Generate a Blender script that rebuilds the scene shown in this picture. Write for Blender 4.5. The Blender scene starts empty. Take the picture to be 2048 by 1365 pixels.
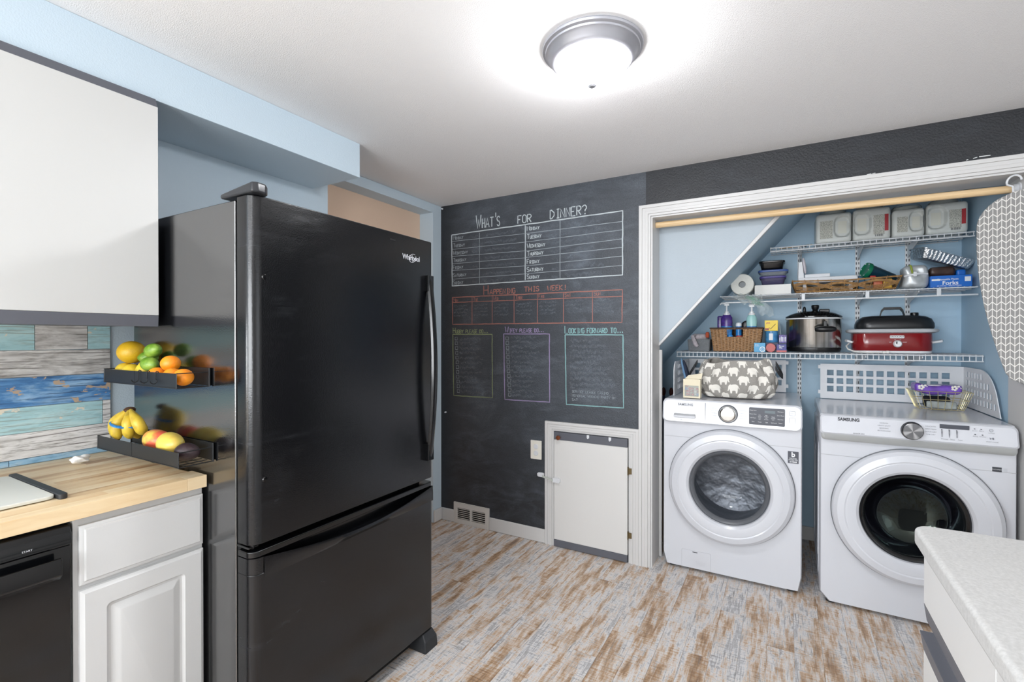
import bpy, bmesh, math, random
from mathutils import Vector, Matrix
random.seed(7)
SC = bpy.context.scene
COL = SC.collection
R = math.radians

# ------------------------------------------------------------------ camera
cam_d = bpy.data.cameras.new('camera'); cam_d.sensor_width = 36.0; cam_d.sensor_fit = 'HORIZONTAL'
cam_d.lens = 960.0 * 36.0 / 2048.0; cam_d.clip_start = 0.02
cam = bpy.data.objects.new('camera', cam_d); COL.objects.link(cam)
cam.location = (0, 0, 1.36); cam.rotation_euler = (R(90 - 0.3), 0, R(29.6))
SC.camera = cam

# ------------------------------------------------------------------ world, sink window daylight, added fill lights, exposure
SC.view_settings.view_transform = 'Standard'; SC.view_settings.look = 'None'
SC.view_settings.exposure = 0.33; SC.view_settings.gamma = 1.0; SC.view_settings.use_curve_mapping = False
w = bpy.data.worlds.new('world'); SC.world = w; w.use_nodes = True
w.node_tree.nodes['Background'].inputs[0].default_value = (0.90, 0.95, 1.0, 1)
w.node_tree.nodes['Background'].inputs[1].default_value = 1.0

def area(name, loc, rot, sx, sy, power, col=(1, 1, 1)):
    d = bpy.data.lights.new(name, 'AREA'); d.shape = 'RECTANGLE'; d.size = sx; d.size_y = sy
    d.energy = power; d.color = col
    o = bpy.data.objects.new(name, d); COL.objects.link(o); o.location = loc; o.rotation_euler = rot
    return o
DAY = (0.93, 0.965, 1.0)
area('rear_fill_light', (-0.75, -2.46, 1.45), (R(125), 0, 0), 2.2, 1.4, 108, DAY)          # faces +Y; unseen added fill, tilted up to brighten the ceiling
area('right_fill_light', (2.96, 0.2, 1.25), (R(130), 0, R(90)), 2.0, 2.0, 8, DAY)        # faces -X; unseen added fill from the right, tilted upward
area('sink_window_daylight', (-2.24, -1.05, 1.5), (R(90), 0, R(-90)), 0.9, 0.9, 44, DAY)      # faces +X

# ------------------------------------------------------------------ materials
def lin(c):
    if isinstance(c, str):
        c = [int(c[i:i+2], 16) / 255 for i in (0, 2, 4)]
    return tuple(((x + 0.055) / 1.055) ** 2.4 if x > 0.04045 else x / 12.92 for x in c) + (1,)
MATS = {}
def M(name, col='808080', rough=0.5, metal=0.0, spec=0.5, var=None, bump=None, coat=0.0, trans=0.0, ior=1.5, alpha=None, emit=None, scale=(1, 1, 1), sss=0):
    """Principled material; var=(noise scale, amount), bump=(noise scale, distance)."""
    if name in MATS: return MATS[name]
    m = bpy.data.materials.new(name); m.use_nodes = True; nt = m.node_tree; N = nt.nodes; L = nt.links
    b = N['Principled BSDF']; b.inputs['Base Color'].default_value = lin(col)
    b.inputs['Roughness'].default_value = rough; b.inputs['Metallic'].default_value = metal
    b.inputs['Specular IOR Level'].default_value = spec; b.inputs['IOR'].default_value = ior
    b.inputs['Coat Weight'].default_value = coat; b.inputs['Coat Roughness'].default_value = 0.08
    b.inputs['Transmission Weight'].default_value = trans
    if sss: b.inputs['Subsurface Weight'].default_value = sss; b.inputs['Subsurface Radius'].default_value = (.01, .008, .006)
    if alpha is not None: b.inputs['Alpha'].default_value = alpha
    if emit: b.inputs['Emission Color'].default_value = lin(emit[0]); b.inputs['Emission Strength'].default_value = emit[1]
    if var or bump:
        tc = N.new('ShaderNodeTexCoord'); mp = N.new('ShaderNodeMapping'); mp.inputs['Scale'].default_value = scale
        L.new(tc.outputs['Object'], mp.inputs['Vector'])
    if var:
        n = N.new('ShaderNodeTexNoise'); n.inputs['Scale'].default_value = var[0]; n.inputs['Detail'].default_value = 4
        L.new(mp.outputs[0], n.inputs['Vector'])
        r = N.new('ShaderNodeValToRGB'); c = lin(col); a = var[1]
        r.color_ramp.elements[0].position = .3; r.color_ramp.elements[1].position = .7
        r.color_ramp.elements[0].color = tuple(x * (1 - a) for x in c[:3]) + (1,)
        r.color_ramp.elements[1].color = tuple(min(1, x * (1 + a)) for x in c[:3]) + (1,)
        L.new(n.outputs['Fac'], r.inputs[0]); L.new(r.outputs[0], b.inputs['Base Color'])
    if bump:
        n2 = N.new('ShaderNodeTexNoise'); n2.inputs['Scale'].default_value = bump[0]; n2.inputs['Detail'].default_value = 3
        L.new(mp.outputs[0], n2.inputs['Vector'])
        bp = N.new('ShaderNodeBump'); bp.inputs['Strength'].default_value = 1.0; bp.inputs['Distance'].default_value = bump[1]
        L.new(n2.outputs['Fac'], bp.inputs['Height']); L.new(bp.outputs[0], b.inputs['Normal'])
    MATS[name] = m
    return m
class NT:
    """small helper for hand-made node trees"""
    def __init__(s, name, rough=0.5):
        s.m = bpy.data.materials.new(name); s.m.use_nodes = True; s.t = s.m.node_tree
        s.b = s.t.nodes['Principled BSDF']; s.b.inputs['Roughness'].default_value = rough; MATS[name] = s.m
    def n(s, typ, **kw):
        o = s.t.nodes.new('ShaderNode' + typ)
        for k, v in kw.items():
            if k.startswith('i_'): o.inputs[k[2:]].default_value = v
            else: setattr(o, k, v)
        return o
    def l(s, a, b): s.t.links.new(a, b)
    def math(s, op, a, b=None, c=None):
        o = s.n('Math', operation=op)
        for i, x in enumerate((a, b, c)):
            if x is None: continue
            if hasattr(x, 'links'): s.l(x, o.inputs[i])
            else: o.inputs[i].default_value = x
        return o.outputs[0]
    def ramp(s, fac, stops, interp='LINEAR'):
        o = s.n('ValToRGB'); cr = o.color_ramp; cr.interpolation = interp
        while len(cr.elements) < len(stops): cr.elements.new(.5)
        for e, (p, c) in zip(cr.elements, stops): e.position = p; e.color = lin(c) if not isinstance(c, (int, float)) else (c, c, c, 1)
        s.l(fac, o.inputs[0]); return o.outputs[0]
    def mix(s, fac, a, b, blend='MIX'):
        o = s.n('Mix', data_type='RGBA', blend_type=blend)
        for i, x in ((0, fac), (6, a), (7, b)):
            if hasattr(x, 'links'): s.l(x, o.inputs[i])
            elif isinstance(x, str): o.inputs[i].default_value = lin(x)
            else: o.inputs[i].default_value = x
        return o.outputs[2]
    def noise(s, vec, scale, detail=4, rough=.5, dist=0):
        o = s.n('TexNoise'); o.inputs['Scale'].default_value = scale; o.inputs['Detail'].default_value = detail
        o.inputs['Roughness'].default_value = rough; o.inputs['Distortion'].default_value = dist
        if vec is not None: s.l(vec, o.inputs['Vector'])
        return o.outputs['Fac']
    def mapping(s, vec, scale=(1, 1, 1), loc=(0, 0, 0), rot=(0, 0, 0)):
        o = s.n('Mapping'); o.inputs['Scale'].default_value = scale; o.inputs['Location'].default_value = loc; o.inputs['Rotation'].default_value = rot
        s.l(vec, o.inputs['Vector']); return o.outputs[0]
    def bump(s, h, dist, strength=1.0):
        o = s.n('Bump'); o.inputs['Distance'].default_value = dist; o.inputs['Strength'].default_value = strength
        s.l(h, o.inputs['Height']); s.l(o.outputs[0], s.b.inputs['Normal'])

# ------------------------------------------------------------------ mesh builder
ORG = {}
class MB:
    def __init__(s): s.v = []; s.f = []
    def add(s, vs, fs):
        k = len(s.v); s.v += [tuple(p) for p in vs]; s.f += [tuple(i + k for i in f) for f in fs]; return s
    def box(s, x0, x1, y0, y1, z0, z1):
        return s.add([(x0,y0,z0),(x1,y0,z0),(x1,y1,z0),(x0,y1,z0),(x0,y0,z1),(x1,y0,z1),(x1,y1,z1),(x0,y1,z1)],
                     [(0,3,2,1),(4,5,6,7),(0,1,5,4),(1,2,6,5),(2,3,7,6),(3,0,4,7)])
    def hexa(s, b, t): return s.add(list(b) + list(t), [(0,3,2,1),(4,5,6,7),(0,1,5,4),(1,2,6,5),(2,3,7,6),(3,0,4,7)])
    def prism(s, pts, axis, a, b, cap0=True, cap1=True):
        n = len(pts)
        def P(p, d): return {'z': (p[0], p[1], d), 'y': (p[0], d, p[1]), 'x': (d, p[0], p[1])}[axis]
        vs = [P(p, a) for p in pts] + [P(p, b) for p in pts]
        fs = [(i, (i+1) % n, n + (i+1) % n, n + i) for i in range(n)]
        if cap0: fs.append(tuple(range(n-1, -1, -1)))
        if cap1: fs.append(tuple(range(n, 2*n)))
        return s.add(vs, fs)
    def loft(s, rings, cap0=True, cap1=True, closed=True):
        n = len(rings[0]); vs = [p for r in rings for p in r]; fs = []
        for j in range(len(rings) - 1):
            for i in range(n if closed else n - 1):
                fs.append((j*n+i, j*n+(i+1) % n, (j+1)*n+(i+1) % n, (j+1)*n+i))
        if cap0: fs.append(tuple(range(n-1, -1, -1)))
        if cap1: fs.append(tuple((len(rings)-1)*n + i for i in range(n)))
        return s.add(vs, fs)
    def tube(s, pts, r, n=8, closed=False, caps=True):
        P = [Vector(p) for p in pts]; k = len(P); rr = r if isinstance(r, (list, tuple)) else [r] * k
        rings = []; up = None
        for i in range(k):
            if closed: t = P[(i+1) % k] - P[i-1]
            else: t = P[min(i+1, k-1)] - P[max(i-1, 0)]
            if t.length < 1e-9: t = Vector((0, 0, 1))
            t.normalize()
            if up is None:
                up = Vector((0, 0, 1)) if abs(t.z) < .9 else Vector((1, 0, 0))
            up = (up - t * up.dot(t))
            if up.length < 1e-6: up = t.orthogonal()
            up.normalize(); sd = t.cross(up)
            rings.append([P[i] + (up * math.cos(a) + sd * math.sin(a)) * rr[i] for a in [2*math.pi*q/n for q in range(n)]])
        if closed: rings.append(rings[0]); return s.loft(rings, False, False)
        return s.loft(rings, caps, caps)
    def lathe(s, prof, c=(0, 0, 0), axis='z', n=32, cap0=False, cap1=False, sx=1, sy=1):
        rings = []
        for r, h in prof:
            ring = []
            for q in range(n):
                a = 2*math.pi*q/n; u, v = r*math.cos(a)*sx, r*math.sin(a)*sy
                ring.append({'z': (c[0]+u, c[1]+v, c[2]+h), 'y': (c[0]+u, c[1]+h, c[2]+v), 'x': (c[0]+h, c[1]+u, c[2]+v)}[axis])
            rings.append(ring)
        return s.loft(rings, cap0, cap1)
    def grid(s, fn, nu, nv, cu=False):
        vs = [fn(i / nu, j / nv) for j in range(nv + 1) for i in range(nu + (0 if cu else 1))]
        w_ = nu + (0 if cu else 1)
        return s.add(vs, [(j*w_+i, j*w_+(i+1) % w_, (j+1)*w_+(i+1) % w_, (j+1)*w_+i) for j in range(nv) for i in range(nu)])
    def ell(s, c, rx, ry, rz, rot=None, nu=20, nv=12, fn=None):
        vs = []
        m = Matrix.Rotation(rot[1], 3, rot[0]) if rot else Matrix.Identity(3)
        for j in range(nv + 1):
            t = math.pi * j / nv
            for i in range(nu):
                a = 2*math.pi*i/nu; p = Vector((math.sin(t)*math.cos(a), math.sin(t)*math.sin(a), math.cos(t)))
                if fn: p = fn(p)
                p = m @ Vector((p.x*rx, p.y*ry, p.z*rz)); vs.append(p + Vector(c))
        return s.add(vs, [(j*nu+i, j*nu+(i+1) % nu, (j+1)*nu+(i+1) % nu, (j+1)*nu+i) for j in range(nv) for i in range(nu)])
    def xf(s, mat): s.v = [tuple(mat @ Vector(p)) for p in s.v]; return s
    def build(s, name, mat, parent=None, bevel=0, seg=2, angle=35, recalc=True, solid=0, tag=None, weld=True):
        me = bpy.data.meshes.new(name); o = bpy.data.objects.new(name, me); COL.objects.link(o)
        if parent is not None: org = ORG[parent]; o.parent = parent
        else:
            xs = [p[0] for p in s.v]; ys = [p[1] for p in s.v]; zs = [p[2] for p in s.v]
            org = Vector(((min(xs)+max(xs))/2, (min(ys)+max(ys))/2, min(zs))); o.location = org
        ORG[o] = org
        me.from_pydata([(p[0]-org[0], p[1]-org[1], p[2]-org[2]) for p in s.v], [], s.f)
        bm = bmesh.new(); bm.from_mesh(me)
        if weld: bmesh.ops.remove_doubles(bm, verts=bm.verts, dist=1e-6)
        if recalc: bmesh.ops.recalc_face_normals(bm, faces=bm.faces)
        bm.to_mesh(me); bm.free()
        me.polygons.foreach_set('use_smooth', [True] * len(me.polygons)); me.set_sharp_from_angle(angle=R(angle))
        me.materials.append(MATS[mat] if isinstance(mat, str) else mat)
        if solid: mo = o.modifiers.new('solid', 'SOLIDIFY'); mo.thickness = solid; mo.offset = 0
        if bevel:
            mo = o.modifiers.new('bevel', 'BEVEL'); mo.width = bevel; mo.segments = seg; mo.limit_method = 'ANGLE'; mo.angle_limit = R(40); mo.harden_normals = True
        if tag: lab(o, *tag)
        return o
def lab(o, label=None, cat=None, group=None, kind=None):
    if label: o['label'] = label
    if cat: o['category'] = cat
    if group: o['group'] = group
    if kind: o['kind'] = kind
    return o
def thing(name, label, cat, loc, rz=0, group=None, local=False):
    """Empty at the thing's base; local=True: its parts are given in its own axes, else in room axes."""
    o = bpy.data.objects.new(name, None); COL.objects.link(o); o.location = loc; o.rotation_euler = (0, 0, rz); o.empty_display_size = .05
    ORG[o] = Vector((0, 0, 0)) if local else Vector(loc)
    return lab(o, label, cat, group)
def struct(o, label=None): o['kind'] = 'structure'; return lab(o, label)
def stuff(o): o['kind'] = 'stuff'; return o
def rrect(x0, x1, y0, y1, r, n=5):
    if not isinstance(r, (list, tuple)): r = [r] * 4     # bl, br, tr, tl
    out = []
    for (cx, cy, a0, q) in ((x0+r[0], y0+r[0], 180, r[0]), (x1-r[1], y0+r[1], 270, r[1]), (x1-r[2], y1-r[2], 0, r[2]), (x0+r[3], y1-r[3], 90, r[3])):
        for i in range(n + 1):
            a = R(a0 + 90 * i / n); out.append((cx + q*math.cos(a), cy + q*math.sin(a)))
    return out
def copy_tree(o, loc, rz=None, parent=None):
    c = o.copy(); COL.objects.link(c)
    if parent is None: c.location = loc
    else: c.parent = parent
    if rz is not None: c.rotation_euler = (0, 0, rz)
    for ch in list(o.children): copy_tree(ch, None, None, c)
    return c
# lettering -----------------------------------------------------------------
def text(s, p, size, mat, parent, right=(1, 0, 0), up=(0, 0, 1), align='CENTER', name='lettering', sx=1.0, bold=0, shear=0, space=1.0):
    cu = bpy.data.curves.new('t', 'FONT'); cu.body = s; cu.size = size; cu.align_x = align; cu.align_y = 'CENTER'; cu.offset = bold; cu.shear = shear
    cu.space_character = space; cu.resolution_u = 3
    o = bpy.data.objects.new('t', cu); COL.objects.link(o)
    dg = bpy.context.evaluated_depsgraph_get(); dg.update()
    me = bpy.data.meshes.new_from_object(o.evaluated_get(dg)); bpy.data.objects.remove(o)
    r, u = Vector(right), Vector(up); mb = MB()
    mb.add([Vector(p) + r * (v.co.x * sx) + u * v.co.y for v in me.vertices], [tuple(f.vertices) for f in me.polygons])
    bpy.data.meshes.remove(me); bpy.data.curves.remove(cu)
    return mb.build(name, mat, parent, recalc=False)
# a stroke alphabet for handwriting, on a 4 x 6 raster
SF = {'A': '00 26 40|12 32', 'B': '00 06 26 35 33 03|33 32 31 20 00', 'C': '35 26 16 05 01 10 20 31', 'D': '00 06 16 34 32 10 00', 'E': '36 06 00 30|03 23',
      'F': '36 06 00|03 23', 'G': '35 26 16 05 01 10 20 31 33 23', 'H': '00 06|30 36|03 33', 'I': '10 30|20 26|16 36', 'J': '01 10 20 31 36', 'K': '00 06|36 03 30',
      'L': '06 00 30', 'M': '00 06 23 46 40', 'N': '00 06 30 36', 'O': '10 01 05 16 26 35 31 20 10', 'P': '00 06 26 35 34 23 03', 'R': '00 06 26 35 34 23 03|13 30',
      'S': '01 10 20 31 32 23 13 04 05 16 26 35', 'T': '20 26|06 46', 'U': '06 01 10 20 31 36', 'V': '06 20 46', 'W': '06 10 24 30 46', 'X': '00 36|06 30', 'Y': '20 23 06|23 46',
      'Z': '06 36 00 30', '?': '05 16 26 35 34 23 22|20 21', '!': '26 22|20 21', '.': '10 11', "'": '16 14', '-': '03 33', ' ': ''}
def strokes(s, small=.7):
    """list of polylines in units of cap height, plus advance; lower-case input gives small capitals"""
    out = []; x = 0
    for ch in s:
        k = 1.0 if (ch.isupper() or not ch.isalpha()) else small
        d = SF.get(ch.upper(), '')
        wd = 0
        for st in d.split('|'):
            if not st: continue
            pts = [(x + int(q[0]) / 6 * k, int(q[1]) / 6 * k) for q in st.split()]
            wd = max(wd, max(int(q[0]) for q in st.split())); out.append(pts)
        x += (wd / 6 + .17) * k if d else .38
    return out, x
# ================================================================== surface materials
M('ceiling_paint', 'F2F1F1', .9, bump=(260, .0016))
M('blue_paint', 'C6D6E1', .6, bump=(220, .0008))
M('stair_blue_dimmed', 'AEB9C2', .6, bump=(220, .0008))  # same wall blue, darkened to offset the strong light on the stair wall
M('closet_blue_paint', 'AECADD', .55, bump=(220, .0006))
M('white_trim', 'CDCCCB', .35)
M('white_wall', 'EDECEA', .8)
M('tan_paint', 'E2C5AD', .8, bump=(200, .0008))
M('white_enamel', 'CBCDD3', .22, coat=.3)
M('white_plastic', 'D6D8DC', .35)
M('grey_rail', '5C5E66', .4)
M('black_plastic', '0C0D0F', .35)
M('matte_black', '050506', .7)  # plain near-black for gasket, kick plates, badge and the register's backing
M('white_melamine', 'D5D4D2', .38)
M('white_paint_cab', 'D0D0CF', .35)
M('chrome', 'D9D9D6', .18, 1)
M('steel', 'C9C7C2', .28, 1)
M('white_wire', 'D6D9DC', .35)
M('paper_white', 'E8E7E3', .8)

# chalkboard paint: black, satin, orange peel, with wiped chalk dust
c = NT('chalkboard_paint', .5); tc = c.n('TexCoord'); g = c.n('NewGeometry')
h = c.noise(c.mapping(g.outputs['Position'], (1, 1, 1)), 2.2, 5, .6, .8)
h2 = c.noise(c.mapping(g.outputs['Position'], (2.2, 1, 6), rot=(0, .5, 0)), 1.6, 6, .65, 1.2)
dust = c.math('MULTIPLY', c.ramp(h, [(.42, 0.0), (.72, 1.0)]), c.ramp(h2, [(.4, 0.0), (.75, 1.0)]))
sx = c.n('SeparateXYZ'); c.l(g.outputs['Position'], sx.inputs[0])
region = c.math('MULTIPLY', c.math('SMOOTH_MIN', c.math('MULTIPLY', c.math('SUBTRACT', sx.outputs['X'], -2.2), 4.0), 1.0, .3), c.math('LESS_THAN', sx.outputs['X'], -.72))
high = c.math('MULTIPLY', region, c.ramp(sx.outputs['Z'], [(0.0, .1), (.35, .15), (.8, .9), (1.0, 1.0)]))
spk = c.noise(g.outputs['Position'], 420, 2, .6)
f = c.math('MULTIPLY_ADD', c.math('MULTIPLY', dust, c.math('ADD', c.math('MULTIPLY', region, .8), .2)), .42, c.math('MULTIPLY', high, .13))
f = c.math('MULTIPLY', f, c.ramp(spk, [(.3, .45), (.7, 1.5)]))
c.l(c.mix(f, '24262A', '8C97A5'), c.b.inputs['Base Color'])
c.l(c.ramp(h, [(.3, .42), (.7, .6)]), c.b.inputs['Roughness'])
c.bump(c.noise(g.outputs['Position'], 130, 3, .5), .0022)

# weathered oak vinyl plank; grain along Y
c = NT('vinyl_plank', .42); g = c.n('NewGeometry'); oi = c.n('ObjectInfo')
off = c.n('CombineXYZ'); c.l(c.math('MULTIPLY', oi.outputs['Random'], 37.0), off.inputs[0]); c.l(c.math('MULTIPLY', oi.outputs['Random'], 91.0), off.inputs[1])
va = c.n('VectorMath', operation='ADD'); c.l(g.outputs['Position'], va.inputs[0]); c.l(off.outputs[0], va.inputs[1]); pos = va.outputs[0]
big = c.noise(c.mapping(pos, (11, 2.0, 1)), 1.0, 4, .6, .4)
mid = c.noise(c.mapping(pos, (38, 6, 1)), 1.0, 4, .65, .3)
fx = c.noise(c.mapping(pos, (150, 8, 1)), 1.0, 3, .7)
fy = c.noise(c.mapping(pos, (10, 140, 1)), 1.0, 3, .7)
tone = c.math('ADD', c.math('ADD', c.math('MULTIPLY', big, .34), c.math('MULTIPLY', mid, .26)), c.math('ADD', c.math('MULTIPLY', fx, .20), c.math('MULTIPLY', fy, .20)))
tone = c.math('ADD', tone, c.math('MULTIPLY', c.math('SUBTRACT', oi.outputs['Random'], .5), .02))
base = c.ramp(tone, [(.38, '735F50'), (.425, '977657'), (.46, 'B69778'), (.485, 'CCB9A8'), (.512, 'DAD5D1'), (.54, 'CECED0'), (.575, '9F9D9E'), (.61, 'D8D6D5')])
scr = c.math('MAXIMUM', c.ramp(fx, [(.52, 0.0), (.66, 1.0)]), c.ramp(fy, [(.53, 0.0), (.68, 1.0)]))
patch = c.ramp(c.noise(c.mapping(pos, (5, 2, 1)), 2.0, 4), [(.38, .12), (.62, .8)])
base = c.mix(c.math('MULTIPLY', scr, patch), base, '6F6760')
lt = c.math('MULTIPLY', c.ramp(fx, [(.3, .75), (.44, 0.0)]), patch)
base = c.mix(lt, base, 'E9E4DE')
c.l(base, c.b.inputs['Base Color'])
c.l(c.ramp(mid, [(.3, .36), (.7, .55)]), c.b.inputs['Roughness'])
c.bump(c.math('ADD', fx, fy), .0006)
M('plank_joint', '6b5f55', .8)

# ================================================================== room shell
b = MB(); b.box(-2.6, 3.0, -2.5, 3.9, -.08, -.006)
floor = struct(b.build('floor', 'plank_joint'))
random.seed(3)
PW, PL = .105, 1.35
xx = -2.375; ci = 0
while xx < 3.0:
    y0 = -2.5 - [0.0, .72, .3, .95, .5, .15][ci % 6]
    x1 = min(xx + PW, 3.0)
    while y0 < 3.8:
        a, e = max(y0, -2.5), min(y0 + PL, 3.8)
        if e - a > .02:
            MB().box(xx + .0004, x1 - .0004, a + .0004, e - .0004, -.006, 0).build('plank', 'vinyl_plank', floor)
        y0 += PL
    xx += PW; ci += 1

struct(MB().box(-2.6, 3.0, -2.5, 3.9, 2.352, 2.45).build('ceiling', 'ceiling_paint'))
# left wall with the sink window (behind the camera) and the doorway alcove beyond the fridge
wl = MB()
for y0, y1, z0, z1 in ((-2.5, -1.5, 0, 2.35), (-1.5, -.6, 0, 1.05), (-1.5, -.6, 1.95, 2.35), (-.6, 1.85, 0, 2.35), (1.85, 2.785, 2.287, 2.35), (2.785, 2.88, 0, 2.35)):
    wl.box(-2.375, -2.25, y0, y1, z0, z1)
struct(wl.build('wall_left', 'blue_paint'))
struct(MB().box(-2.5, -2.376, 1.6, 3.0, 0, 2.35).build('wall_alcove', 'tan_paint'))
struct(MB().box(-2.25, -1.884, -2.5, 1.748, 2.18, 2.3515).build('ceiling_soffit', 'blue_paint', bevel=.002))
# wall with the chalkboard paint, the closet opening and its header
WY = 2.88
bw = MB(); bw.box(-2.25, -.69, WY, 3.06, 0, 2.3515); bw.box(-.69, .91, WY, 3.06, 2.083, 2.3515); bw.box(.91, 3.0, WY, 3.06, 0, 2.3515)
wall_black = struct(bw.build('wall_back', 'chalkboard_paint'), 'black chalkboard-painted wall around the laundry closet')
struct(MB().box(-2.3, 1.03, 3.80, 3.9, 0, 2.3515).build('wall_closet_back', 'closet_blue_paint'))
struct(MB().box(.912, 1.03, 3.06, 3.80, 0, 2.3515).build('wall_closet_right', 'closet_blue_paint'))
DX = lambda z: -.682 + (z - 1.311) / 1.104       # the stair's slanting underside
struct(MB().prism([(-.689, 1.303), (DX(2.351), 2.351), (-.689, 2.351)], 'y', 3.0605, 3.085).build('wall_stair', 'stair_blue_dimmed'))
nx, nz = -.741 * .03, .671 * .03
struct(MB().prism([(DX(0), 0), (DX(2.351), 2.351), (DX(2.351) - .045, 2.351), (DX(0) - .045, 0)], 'y', 3.0855, 3.80).build('ceiling_stair_slope', 'closet_blue_paint'))
struct(MB().prism([(DX(1.30) , 1.30), (DX(2.083), 2.083), (DX(2.083) - .028, 2.083), (DX(1.30) - .02, 1.30)], 'y', 3.05, 3.0604).build('trim_1', 'white_trim', bevel=.003), 'white strip along the slanting stair edge')
# the room behind the camera
wr = MB(); wr.box(3.0, 3.1, -2.5, -.8, 0, 2.35); wr.box(3.0, 3.1, 1.2, 3.0, 0, 2.35); wr.box(3.0, 3.1, -.8, 1.2, 2.25, 2.35); wr.box(3.0, 3.1, -.8, 1.2, 0, .25)
struct(wr.build('wall_right', 'white_wall'))
wq = MB(); wq.box(-2.5, -1.85, -2.6, -2.5, 0, 2.35); wq.box(.35, 3.0, -2.6, -2.5, 0, 2.35); wq.box(-1.85, .35, -2.6, -2.5, 0, .75); wq.box(-1.85, .35, -2.6, -2.5, 2.15, 2.35)
struct(wq.build('wall_rear', 'white_wall'))

# casings ------------------------------------------------------------------
def casing(name, xo0, xo1, xi0, xi1, zo, zi, yf, zb=0.0):
    """stepped, mitred door casing on the black wall: outer and inner edges, top heights, wall plane"""
    b = MB(); n = 4; th = [.020, .015, .0175, .012]; cut = [0, .28, .55, .80, 1]
    for k in range(n):
        a, e = cut[k], cut[k+1]
        X0, X1 = xo0 + (xi0 - xo0) * a, xo0 + (xi0 - xo0) * e
        X2, X3 = xo1 + (xi1 - xo1) * e, xo1 + (xi1 - xo1) * a
        Z0, Z1 = zo + (zi - zo) * a, zo + (zi - zo) * e
        b.prism([(X0, zb), (X1, zb), (X1, Z1), (X0, Z0)], 'y', yf - th[k], yf)
        b.prism([(X0, Z0), (X1, Z1), (X2, Z1), (X3, Z0)], 'y', yf - th[k], yf)
        b.prism([(X2, zb), (X3, zb), (X3, Z0), (X2, Z1)], 'y', yf - th[k], yf)
    return struct(b.build(name, 'white_trim', bevel=.0015))
casing('trim_2', -.757, .985, -.690, .912, 2.150, 2.083, WY)
casing('trim_3', -1.376, -.7572, -1.314, -.819, .816, .755, WY)
j = MB(); j.box(-.6895, -.681, WY, 3.075, 0, 2.074); j.box(.903, .9115, WY, 3.075, 0, 2.074); j.box(-.6895, .9115, WY, 3.075, 2.074, 2.0828)
struct(j.build('trim_4', 'white_trim'), 'white jamb boards lining the closet opening')
struct(MB().box(-.6808, -.664, 3.055, 3.075, 0, 1.29).build('trim_5', 'white_trim', bevel=.002))
# baseboards
def bboard(name, pts):
    b = MB()
    for (x0, x1, y0, y1) in pts: b.box(x0, x1, y0, y1, 0, .092)
    return struct(b.build(name, 'white_trim', bevel=.006))
bboard('baseboard_back', [(-1.818, -1.377, WY - .014, WY), (-2.235, -2.126, WY - .014, WY)])
bboard('baseboard_left', [(-2.25, -2.236, 2.785, WY)])
bboard('baseboard_closet', [(-1.2, .912, 3.785, 3.80)])

# small access door ---------------------------------------------------------
door = struct(MB().box(-1.310, -.824, WY - .017, WY - .001, .047, .700).build('door_1', 'white_melamine', bevel=.0015), 'small white understair door with grey top and bottom rails')
MB().box(-1.310, -.824, WY - .021, WY - .001, .7005, .751).build('top_rail', 'grey_rail', door, bevel=.001)
MB().box(-1.310, -.824, WY - .021, WY - .001, .004, .0465).build('bottom_rail', 'grey_rail', door, bevel=.001)
M('copper', '9A5A3C', .35, .8); M('old_brass', '75664A', .4, .9)
MB().lathe([(0, -.030), (.011, -.029), (.0145, -.024), (.014, -.016), (.006, -.012), (.006, 0)], (-1.271, WY - .021, .718), 'y', 24).build('knob', 'copper', door)
for z0, z1 in ((.538, .582), (.150, .192)):
    h = MB(); h.box(-.822, -.816, WY - .024, WY - .012, z0, z1); h.box(-.816, -.797, WY - .0235, WY - .0205, z0 + .004, z1 - .004)
    h.tube([(-.819, WY - .024, z0 - .003), (-.819, WY - .024, z1 + .003)], .004, 8); h.build('hinge', 'old_brass', door)
for x in (-1.074, -.932):
    h = MB(); h.box(x - .008, x + .008, WY - .025, WY - .0205, .732, .752); h.box(x - .004, x + .004, WY - .029, WY - .0245, .728, .738); h.build('clip', 'white_plastic', door, bevel=.001)
# child latch strap
t = thing('latch_strap', 'white plastic child lock strap across the small understair door edge', 'lock', (-1.345, WY, .43))
MB().prism(rrect(-1.437, -1.385, .437, .466, .013), 'y', WY - .012, WY - .0005).build('pad', 'white_plastic', t, bevel=.002)
MB().prism(rrect(-1.318, -1.262, .420, .452, .014), 'y', WY - .031, WY - .0175).build('pad', 'white_plastic', t, bevel=.002)
M('clear_strap', 'C9CFC8', .3, alpha=.75)
MB().prism([(-1.390, .445), (-1.312, .428), (-1.312, .440), (-1.390, .457)], 'y', WY - .034, WY - .0315).build('band', 'clear_strap', t)
# wall outlet with baby plugs
t = thing('outlet_cover', 'cream wall outlet plate with two round safety plugs', 'outlet', (-1.448, WY, .55))
M('cream_plastic', 'E3E0D6', .35)
MB().prism(rrect(-1.489, -1.407, .550, .676, .004), 'y', WY - .006, WY - .0004).build('plate', 'cream_plastic', t, bevel=.002)
for z in (.635, .591): MB().lathe([(0, -.0105), (.015, -.0105), (.017, -.008), (.017, -.0055)], (-1.448, WY, z), 'y', 24).build('plug', 'white_plastic', t)
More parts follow.
